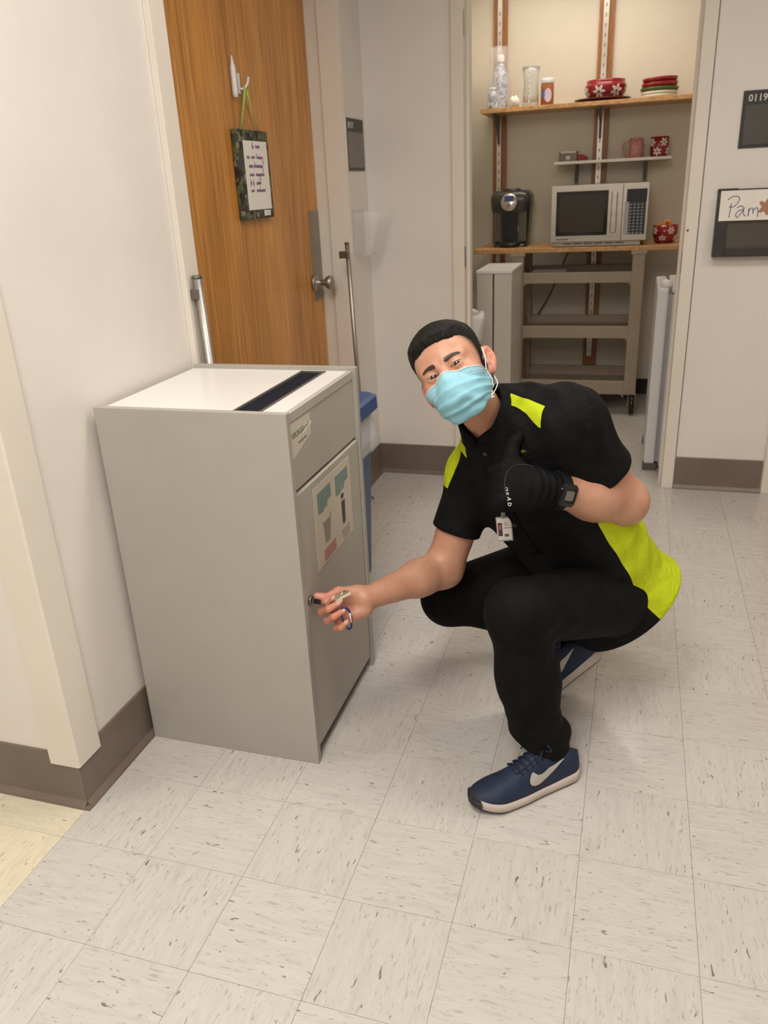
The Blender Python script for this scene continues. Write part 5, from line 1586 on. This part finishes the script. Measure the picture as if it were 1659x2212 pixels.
t.links.new(c, b.inputs['Base Color']); setin(b, Roughness=0.72); b.inputs['Specular IOR Level'].default_value = 0.14
vw = coords(t); w1 = noise(t, 1400, 1, 0.5, vw); w2 = noise(t, 24, 4, 0.6, coords(t, (1, 1, 1)), 1.2)
ad = t.nodes.new('ShaderNodeMath'); ad.operation = 'MULTIPLY_ADD'; ad.inputs[1].default_value = 0.06
t.links.new(w1, ad.inputs[0]); t.links.new(w2, ad.inputs[2])
bump(t, b, ad.outputs[0], 0.55, 0.010)
MAT['polo'] = m
MAT['black_knit'] = plain('black_knit', (0.0046, 0.0046, 0.0052), 0.75, var=0.2, scale=40, bmp=0.2, bscale=900, spec=0.14)
shirt = child(np_obj('polo_shirt', [(sv, sf, 0)], [MAT['polo']], None, {'lime': [lime]}))

def surf(a, s, fn=shirt_sdf, start=.24, off=0.0):
    """point on the front of the shirt at chest coordinates"""
    p = PEL + T_L * (a + SHEAR * s) + T_U * s + T_F * start
    for i in range(60):
        d = float(fn(p[None].astype(np.float32))[0])
        if d < .0004: break
        p = p - T_F * min(d * .8, .02)
    return p + T_F * off
# collar
ax_ = unit(to_world(np.array([[0, -.03, -.055]]))[0] - NECK)
fr_d = unit(T_F - ax_ * (T_F @ ax_)); lf_d = np.cross(fr_d, ax_)
if lf_d @ T_L < 0: lf_d = -lf_d
rings = []
cc = NECK + ax_ * .036
for i in range(41):
    ph = math.radians(16 + (344 - 16) * i / 40)
    dirv = fr_d * math.cos(ph) + lf_d * math.sin(ph)
    frn = max(0, math.cos(ph)); tip = .020 * max(0, (frn - .55) / .45)
    sec = [(.0535, -.034), (.0545, .036), (.0580, .043), (.0630, .042), (.0750, .004), (.0860, -.026 - tip), (.0825, -.027 - tip), (.0690, .004), (.0595, .030), (.0590, -.034)]
    drop = -.020 * frn ** 2 + .010 * max(0, -math.cos(ph)) + .014 * max(0, math.sin(ph))
    rings.append([tuple(cc + dirv * (r_ + .004 * max(0, -math.cos(ph))) + ax_ * (h_ + drop)) for (r_, h_) in sec])
psub(child(loft(MB(), rings, (True, True), True).build('collar', MAT['black_knit'])), person)
# placket and buttons
pk = [surf(-.022, .515 - .022 * i, off=.0012) for i in range(15)]
o = child(MB().tube([tuple(p) for p in pk], .016, 8, flat=(.10, 1.0, tuple(T_F))).build('placket', MAT['black_knit']))
for i in (1, 5, 9):
    p = Vector(pk[i] + T_F * .0022); Mx = frame(p, T_L, T_U)
    child(MB().lathe([(.0042, -.001), (.0056, 0), (.0056, .0016), (.0046, .0022), (.003, .0014), (0, .0014)], n=16, M=Mx).build('button', plain('button', (0.022, 0.022, 0.024), 0.35) if i == 1 else MAT['black_plastic']))

# trousers
m, t, b = nt('black_trousers')
v = coords(t); f = noise(t, 18, 4, 0.6, v)
r = ramp(t, [(0.3, (0.0034, 0.0033, 0.0032)), (0.7, (0.0066, 0.0063, 0.0060))]); t.links.new(f, r.inputs[0]); t.links.new(r.outputs[0], b.inputs['Base Color'])
setin(b, Roughness=0.78); b.inputs['Specular IOR Level'].default_value = 0.12
bump(t, b, noise(t, 16, 4, 0.6, coords(t, (1, 1, .6)), 1.0), 0.45, 0.010)
MAT['trousers'] = m
child(np_obj('trousers', [(tv, tf, 0)], [m]))
# ---------------------------------------------------------------- glove with thumb up
GA, GN, GT = hand_frame([-.106, -.05, .026], [.08, -.82, .50])
if GT[2] < 0: GT = -GT
def gl(a, t, n): return L_WR + GA * a + GT * t + GN * n
def glove_sdf(P):
    R = np.stack([GA, GT, GN], 1)
    d = sd_box(P, gl(.056, -.004, -.004), (.050, .050, .028), R, .026)
    d = smin(d, sd_ell(P, gl(.050, -.005, .006), (.050, .048, .026), R), .015)
    d = smin(d, sd_box(P, gl(.076, -.003, -.018), (.028, .048, .026), R, .016), .012)
    for i, tt in enumerate((.032, .009, -.014, -.036)):
        f = sd_cone(P, gl(.092, tt, .008), gl(.100 - .004 * i, tt, -.034), .0150, .0140)
        f = smin(f, sd_cone(P, gl(.100 - .004 * i, tt, -.034), gl(.056, tt, -.042), .0140, .0125), .004)
        d = smin(d, f, .007)
    th = sd_cone(P, gl(.054, .026, -.004), gl(.076, .062, -.004), .024, .0175)
    th = smin(th, sd_cone(P, gl(.076, .062, -.004), gl(.072, .092, -.004), .0165, .0150), .008)
    th = smin(th, sd_cone(P, gl(.072, .092, -.004), gl(.058, .110, -.004), .0150, .0125), .004)
    d = smin(d, th, .014)
    q = P - L_WR.astype(np.float32); al = q @ unit(L_EL - L_WR).astype(np.float32)
    cuff = sd_cone(P, L_WR + (L_EL - L_WR) * .13, gl(.018, 0, 0), .0400, .0430) - .0022 * np.cos(al * 330)
    cuff = cut(P, cuff, L_WR + (L_EL - L_WR) * .125, (L_EL - L_WR), .004)
    return smin(d, cuff, .012)
lo, hi = bb([gl(a_, t_, n_) for a_ in (-.05, .125) for t_ in (-.07, .07) for n_ in (-.065, .05)] + [gl(.06, .135, 0)], .012)
gv, gf = mesh_sdf(glove_sdf, lo, hi, 0.0026)
glv = child(np_obj('glove', [(gv, gf, 0)], [MAT['black_knit']]))
tag(glv, 'black knit glove on the raised hand')
def gsurf(a, t, off=.0004):
    p = np.array(gl(a, t, .08))
    for i in range(60):
        d = float(glove_sdf(p[None].astype(np.float32))[0])
        if d < .0003: break
        p = p - GN * min(d * .8, .01)
    return p + GN * off
seam = [gsurf(a_, t_, .0006) for (a_, t_) in ((.078, -.050), (.092, -.030), (.097, -.005), (.094, .018), (.082, .034), (.060, .042), (.034, .040))]
o = MB().tube(smooth_pts([tuple(p) for p in seam], 6), .0009, 6).build('seam', plain('seam_thread', (0.03, 0.03, 0.032), 0.6)); o.parent = glv
wm = plain('glove_print', (0.50, 0.49, 0.46), 0.6)
for i, ch in enumerate('HEAD'):
    a_, t_ = .0945 - .0025 * i, -.012 - .0105 * i
    Mx = frame(Vector(gsurf(a_, t_, .0008)), -GT, -GA)
    o = text_mesh('lettering', ch, .0115, wm, Mx, None, .0003, .0003); o.parent = glv

# ---------------------------------------------------------------- wrist watch
wa = unit(L_EL - L_WR); wc_ = L_WR + (L_EL - L_WR) * .150
wn = unit(np.array([.02, -.80, .50]) - wa * (np.array([.02, -.80, .50]) @ wa)); wn = unit(rot(wn, wa, math.radians(26))); wt = np.cross(wa, wn)
if wt[2] < 0: wt = -wt
watch = empty('wristwatch', tuple(wc_), 'chunky black digital wristwatch on the gloved arm', 'watch')
def wp(a, t, n): return Vector(wa * a + wt * t + wn * n)
rw = .0405
rings = []
for i in range(33):
    q = math.radians(25 + 310 * i / 32)
    hw_ = .012 + .002 * math.cos(q)
    rad, rad2 = rw, rw + .0042 + .0006 * (i % 2)
    dv = lambda r_: (r_ * math.sin(q) * 1.0, r_ * math.cos(q) * .93)
    rings.append([tuple(wp(a_, *dv(r_))) for (a_, r_) in ((-hw_, rad), (hw_, rad), (hw_, rad2), (-hw_, rad2))])
loft(MB(), rings, (True, True)).build('strap', MAT['black_plastic'], watch)
Mw = Matrix([[float(-wa[i]), float(wt[i]), float(wn[i]), float(wn[i] * (rw * .90))] for i in range(3)] + [[0, 0, 0, 1]])
oct_ = lambda hx_, hy_, c_: [(-hx_ + c_, -hy_), (hx_ - c_, -hy_), (hx_, -hy_ + c_), (hx_, hy_ - c_), (hx_ - c_, hy_), (-hx_ + c_, hy_), (-hx_, hy_ - c_), (-hx_, -hy_ + c_)]
def oring(hx_, hy_, c_, z): return [tuple(Mw @ Vector((p[0], p[1], z))) for p in oct_(hx_, hy_, c_)]
loft(MB(), [oring(.021, .024, .006, -.006), oring(.0225, .0255, .007, .002), oring(.0215, .0245, .007, .009), oring(.0165, .017, .005, .0105), oring(.0165, .017, .005, .0085)], (True, True)).build('watch_case', MAT['black_plastic'], watch)
MB().box(-.0125, .0125, -.0105, .0105, .0086, .0096, M=Mw).build('display', plain('watch_lcd', (0.16, 0.155, 0.135), 0.25), watch)
for sx in (-1, 1):
    MB().lathe([(.0022, 0), (.0026, .002), (0, .003)], n=10, M=Mw @ Matrix.Translation((sx * .0222, .012, .003)) @ Matrix.Rotation(sx * math.pi / 2, 4, 'Y')).build('watch_button', MAT['steel_dark'], watch)

# ---------------------------------------------------------------- shoes
def make_shoe(parent_name, M_):
    X = np.array([.036, .07, .12, .17, .226])
    HW = np.array([.0335, .0345, .0360, .0425, .0475])
    XO = np.array([0, .07, .12, .17, .21, .245, .27, .292])
    OFF = np.array([0, .001, .002, .001, -.002, -.004, -.006, -.007])
    TOE = lambda x: .016 * max(0, (x - .20) / .09) ** 2
    HEEL = lambda x: .006 * max(0, (.03 - x) / .03) ** 2
    TOP = (np.array([0, .02, .05, .085, .105, .13, .16, .20, .24, .27, .285, .292]), np.array([.066, .076, .084, .096, .110, .102, .087, .070, .060, .052, .045, .036]))
    xs = .146 - .1455 * np.cos(np.linspace(0, math.pi, 48))
    hw_ = lambda x: .0475 * math.sqrt(max(0.004, 1 - ((x - .226) / .0665) ** 2)) * .985 + .0007 if x > .226 else (.0335 * math.sqrt(max(0.01, 1 - ((.036 - x) / .0362) ** 2)) if x < .036 else float(np.interp(x, X, HW))); of = lambda x: float(np.interp(x, XO, OFF))
    ztop = lambda x: float(np.interp(x, *TOP))
    zs = lambda x: .024 + .006 * max(0, (.10 - x) / .10) + TOE(x)
    def up(x, ph):
        c_, s_ = math.cos(ph), math.sin(ph)
        n_ = 0.72
        w_ = hw_(x) * .96
        yy = w_ * math.copysign(abs(c_) ** n_, c_); zz = zs(x) - .004 + (ztop(x) - zs(x) + .004) * abs(s_) ** .85
        return Vector((x, of(x) + yy * (1 - .18 * abs(s_) ** 2), zz))
    NP = 20
    rings = [[tuple(M_ @ up(x, math.pi * k_ / NP)) for k_ in range(NP + 1)] + [tuple(M_ @ Vector((x, of(x), zs(x) - .006)))] for x in xs]
    upper = child(loft(MB(), rings, (True, True), True).build('shoe', MAT['navy_mesh']))
    upper.name = parent_name
    srings = []
    for x in xs:
        w_ = hw_(x); o_ = of(x); b_ = TOE(x) + HEEL(x); t_ = zs(x) + .002
        prof = [(-w_ * .90, b_), (-w_ * 1.02, b_ + .006), (-w_ * 1.05, (b_ + t_) / 2), (-w_ * 1.0, t_), (w_ * 1.0, t_), (w_ * 1.05, (b_ + t_) / 2), (w_ * 1.02, b_ + .006), (w_ * .90, b_)]
        srings.append([tuple(M_ @ Vector((x - .001, o_ + p[0], p[1]))) for p in prof])
    so = loft(MB(), srings, (True, True), True).build('sole', MAT['sole_white']); so.parent = upper
    orings = []
    for x in np.linspace(.008, .282, 30):
        w_ = hw_(x) * .93; o_ = of(x); b_ = TOE(x) + HEEL(x)
        orings.append([tuple(M_ @ Vector((x, o_ + p[0], p[1]))) for p in ((-w_, b_ - .0004), (-w_ * 1.03, b_ + .0045), (w_ * 1.03, b_ + .0045), (w_, b_ - .0004))])
    oo = loft(MB(), orings, (True, True)).build('outsole', MAT['outsole']); oo.parent = upper
    # toe bumper: dark shell around the very front
    tb = []
    for x in .292 - .013 * (1 - np.sin(np.linspace(0, math.pi / 2, 10))):
        bz = TOE(x) + .003; w_ = hw_(x) * 1.07 + .0006; xx = x + .0032
        arch = [up(x, math.pi * k_ / 14) for k_ in range(15)]
        arch = [Vector((xx, of(x) + (p.y - of(x)) * 1.05, zs(x) + (p.z - zs(x)) * 1.03 + .0008)) for p in arch]
        rg = [Vector((xx, of(x) + w_ * .9, bz)), Vector((xx, of(x) + w_, bz + .006)), Vector((xx, of(x) + w_, zs(x)))] + arch + [Vector((xx, of(x) - w_, zs(x))), Vector((xx, of(x) - w_, bz + .006)), Vector((xx, of(x) - w_ * .9, bz))]
        tb.append([tuple(M_ @ p) for p in rg])
    to = loft(MB(), tb, (True, True), True).build('toe_cap', MAT['outsole']); to.parent = upper
    # tongue, collar pad and laces
    tg = [[tuple(M_ @ (up(x, math.pi * f_) + Vector((-.012 * (x < .105), 0, .004 + (.012 if x < .10 else 0))))) for f_ in (.38, .44, .5, .56, .62)] + [tuple(M_ @ (up(x, math.pi * f_) + Vector((0, 0, -.004)))) for f_ in (.60, .5, .40)] for x in np.linspace(.088, .185, 9)]
    to = loft(MB(), tg, (True, True), True).build('tongue', MAT['navy_mesh']); to.parent = upper
    for i, x in enumerate(np.linspace(.108, .178, 6)):
        pts_ = [up(x + .006 * (1 if (f_ > .5) else -1) * abs(f_ - .5) * 4, math.pi * f_) + Vector((0, 0, .0055 + (.002 if .4 < f_ < .6 else 0))) for f_ in np.linspace(.30, .70, 9)]
        lo_ = MB().tube([tuple(M_ @ p) for p in pts_], .0026, 7).build('lace', MAT['lace']); lo_.parent = upper
    kn = up(.104, math.pi / 2) + Vector((-.004, 0, .012))
    for s in (-1, 1):
        bow = smooth_pts([kn, kn + Vector((.006, s * .018, .012)), kn + Vector((.002, s * .032, .002)), kn + Vector((.008, s * .020, -.003)), kn], 5)
        lo_ = MB().tube([tuple(M_ @ p) for p in bow], .0018, 6).build('lace_bow', MAT['lace']); lo_.parent = upper
        end = smooth_pts([kn, kn + Vector((.022, s * .022, -.004)), kn + Vector((.040, s * .038, -.026))], 5)
        lo_ = MB().tube([tuple(M_ @ p) for p in end], .0016, 6).build('lace_end', MAT['lace']); lo_.parent = upper
    # side check mark on both flanks
    ck = [(.150, .34), (.160, .23), (.158, .12), (.142, .055), (.118, .075), (.095, .15), (.055, .40), (.095, .25), (.118, .19), (.133, .20), (.139, .235), (.143, .28)]
    cen = (.150, .12)
    for sgn in (1, -1):
        ph = lambda h_: (h_ * math.pi * .62 + .16) if sgn > 0 else math.pi - (h_ * math.pi * .62 + .16)
        pts2 = []
        K = [Vector((p[0], p[1], 0)) for p in ck]; K = smooth_pts(K, 3, True)
        bm = bmesh.new()
        vs_ = [bm.verts.new((p.x, p.y, 0)) for p in K]; fc = bm.faces.new(vs_)
        bmesh.ops.triangulate(bm, faces=[fc])
        bmesh.ops.subdivide_edges(bm, edges=bm.edges[:], cuts=2, use_grid_fill=True)
        for v_ in bm.verts:
            p = up(v_.co.x, ph(v_.co.y)); q = Vector((v_.co.x, of(v_.co.x), zs(v_.co.x) + .01)); n_ = (p - q).normalized()
            v_.co = M_ @ (p + n_ * .0012)
        ex_ = bmesh.ops.extrude_face_region(bm, geom=bm.faces[:])
        for g_ in ex_['geom']:
            if isinstance(g_, bmesh.types.BMVert):
                g_.co = g_.co + (M_.to_3x3() @ Vector((0, sgn, .4))).normalized() * .0010
        co = MB().from_bm(bm).build('check_mark', MAT['swoosh']); co.parent = upper
    return upper
MAT['navy_mesh'] = plain('navy_mesh', (0.0095, 0.020, 0.052), 0.6, var=0.18, scale=25, bmp=0.3, bscale=700)
MAT['sole_white'] = plain('sole_white', (0.52, 0.45, 0.40), 0.5, var=0.08)
MAT['outsole'] = plain('outsole_dark', (0.018, 0.020, 0.022), 0.6)
MAT['lace'] = plain('navy_lace', (0.007, 0.012, 0.034), 0.7)
MAT['swoosh'] = plain('silver_check', (0.46, 0.43, 0.39), 0.4)
def shoe_matrix(heel, d, pitch=0.0, rollx=0.0):
    d = Vector((d[0], d[1], 0)).normalized(); y_ = Vector((-d.y, d.x, 0)); z_ = Vector((0, 0, 1))
    M_ = Matrix((d, y_, z_)).transposed().to_4x4(); M_.translation = Vector(heel)
    return M_
ML = shoe_matrix((-.056, 1.612, .001), (-.752, -.659))
s1 = make_shoe('shoe', ML); tag(s1, 'navy running shoe flat on the floor')
# rear foot stands on its ball, heel raised
ball = Vector((-.165, 1.925, .0)); dR = Vector((-.93, -.36, 0)).normalized(); pit = math.radians(38)
yR = Vector((-dR.y, dR.x, 0)); xd_ = (dR * math.cos(pit) - Vector((0, 0, 1)) * math.sin(pit)); zd_ = xd_.cross(yR)
MR = Matrix((xd_, yR, zd_)).transposed().to_4x4(); MR.translation = ball - xd_ * .205 + Vector((0, 0, .001))
s2 = make_shoe('shoe.001', MR); tag(s2, 'dark running shoe with the heel raised')

# ---------------------------------------------------------------- keys in the lock and in the hand
def at_rh(a, t, n): return Vector(rh(a, t, n))
MAT['key_metal'] = plain('key_nickel', (0.55, 0.50, 0.40), 0.28, 1.0)
kr = empty('key_ring', tuple(LK + Vector((0.034, -0.002, 0.0))), 'bunch of metal keys on a ring held at the cabinet lock', 'keys')
o0 = kr.location.copy()
kb_ = MB(); kb_.box(LK.x + .010 - o0.x, LK.x + .030 - o0.x, LK.y - .0035 - o0.y, LK.y + .0035 - o0.y, LK.z - .0065 - o0.z, LK.z + .0065 - o0.z, .0025)
kb_.build('key_head', MAT['black_plastic'], kr)
MB().box(LK.x + .002 - o0.x, LK.x + .011 - o0.x, LK.y - .001 - o0.y, LK.y + .001 - o0.y, LK.z - .004 - o0.z, LK.z + .004 - o0.z).build('key_blade', MAT['key_metal'], kr)
rc = at_rh(.072, .020, .056) - o0
ring_pts = [rc + Vector(RH_A) * (.011 * math.cos(q)) + Vector(RH_T) * (.011 * math.sin(q)) for q in [2 * math.pi * i / 24 for i in range(24)]]
MB().tube([tuple(p) for p in ring_pts], .0011, 6, closed=True).build('split_ring', MAT['key_metal'], kr)
MB().tube([(0.0, 0.002, 0.0), tuple((Vector((0, 0.002, 0)) + rc) / 2 + Vector((0, -.006, 0))), tuple(rc + Vector(RH_A) * .011)], .0010, 6).build('chain', MAT['key_metal'], kr)
for dv, ln_, up_ in (((-.94, .30, .05), .040, .3), ((-.97, .10, .10), .042, -.2), ((-.90, .44, -.02), .034, .6)):
    d_ = (Vector(RH_A) * dv[0] + Vector(RH_T) * dv[1] + Vector(RH_N) * dv[2]).normalized()
    sd_ = (Vector(RH_T) + Vector(RH_N) * up_); sd_ = (sd_ - d_ * sd_.dot(d_)).normalized(); nn = d_.cross(sd_)
    Mk = Matrix((d_, sd_, nn)).transposed().to_4x4(); Mk.translation = rc - Vector(RH_A) * .006
    kq = MB()
    kq.prism([(0, -.004), (.005, -.009), (.013, -.010), (.017, -.004), (.018, -.0032), (ln_ - .004, -.0032), (ln_, 0), (ln_ - .003, .003), (ln_ - .006, .0022), (ln_ - .010, .0034), (ln_ - .014, .002), (.018, .0034), (.017, .004), (.013, .010), (.005, .009), (0, .004)], 'z', -.0009, .0009)
    kq.v = [tuple(Mk @ Vector(p)) for p in kq.v]
    kq.build('key', MAT['key_metal'], kr)
MAT['anodised'] = plain('blue_anodised', (0.035, 0.04, 0.22), 0.3, 0.6)
cb = empty('carabiner', tuple(at_rh(.052, -.002, .060)), 'small blue carabiner hanging from the key ring', 'carabiner')
dn = (Vector((0, 0, -1)) * .92 + Vector((.16, 0, 0))).normalized(); sdv = Vector(CAM_R) - dn * Vector(CAM_R).dot(dn); sdv.normalize()
lp = []
for i in range(28):
    q = 2 * math.pi * i / 28
    w_ = .0105 * (1.0 + .25 * math.cos(q))
    lp.append(dn * (.029 - .029 * math.cos(q)) + sdv * (w_ * math.sin(q)))
MB().tube([tuple(p) for p in lp], .0024, 8, closed=True).build('frame', MAT['anodised'], cb)
MB().tube([tuple(lp[5] + Vector(RH_N) * .0008), tuple(lp[9] + Vector(RH_N) * .0008)], .0022, 8).build('gate', MAT['white_plastic'], cb)
MB().tube([tuple(lp[19] + Vector(RH_N) * .0008), tuple(lp[17] + Vector(RH_N) * .0008)], .0023, 8).build('spring_end', plain('brass', (0.55, 0.38, 0.08), 0.3, 1.0), cb)

# ---------------------------------------------------------------- id badge on the shirt
BADGE = (-.050, .325)
bp = surf(*BADGE, off=.016)
bx = unit(np.array(CAM_R) * .95 + T_L * .25); by = unit(np.array([-.06, -.20, .97])); by = unit(by - bx * (by @ bx))
bd = empty('id_badge', tuple(bp), 'white photo identity badge clipped to the shirt below the glove', 'badge')
Mb = Matrix([[float(bx[i]), float(by[i]), float(np.cross(bx, by)[i]), 0.0] for i in range(3)] + [[0, 0, 0, 1]])
def bbx(name, x0, x1, y0, y1, z0_, z1_, mat_, par=bd, bev=0): return MB().box(x0, x1, y0, y1, z0_, z1_, bev, M=Mb).build(name, mat_, par)
MAT['badge_film'] = plain('badge_sleeve', (0.42, 0.40, 0.39), 0.2)
bbx('sleeve', -.0185, .0185, -.036, .034, -.0008, .0006, MAT['badge_film'], bev=.0004)
cd = bbx('card', -.0160, .0160, -.032, .030, .0006, .0010, MAT['paper'])
bbx('portrait', -.0150, -.0050, -.020, .018, .0010, .0012, plain('portrait_dark', (0.10, 0.05, 0.06), 0.5), cd)
bbx('portrait_face', -.0125, -.0075, -.002, .012, .0012, .0013, plain('portrait_pink', (0.50, 0.16, 0.18), 0.5), cd)
for i, (y_, w_) in enumerate(((.016, .008), (.010, .012), (.002, .017), (-.018, .010), (-.022, .010))):
    bbx('print_line', -.001, -.001 + w_, y_, y_ + (.0014 if i < 3 else .003), .0010, .0012, MAT['ink_dark'], cd)
bbx('clip', -.005, .005, .030, .046, -.016, .001, MAT['chrome'], bev=.001)

# small lime emblem on the chest
EMB = (.080, .452)
ep = surf(*EMB, off=.0006); Me = frame(Vector(ep), T_L, T_U)
em = MB()
for (x_, y_, w_, h_) in ((-.0006, .001, .0012, .005), (-.0006, -.006, .0012, .005), (.001, -.0006, .005, .0012), (-.006, -.0006, .005, .0012), (-.005, .003, .003, .0009), (.002, .003, .003, .0009), (-.005, -.0035, .003, .0009), (.002, -.0035, .003, .0009)):
    em.box(x_, x_ + w_, y_, y_ + h_, 0, .0006, M=Me)
eo = child(em.build('emblem', plain('lime_thread', (0.50, 0.60, 0.02), 0.6)))
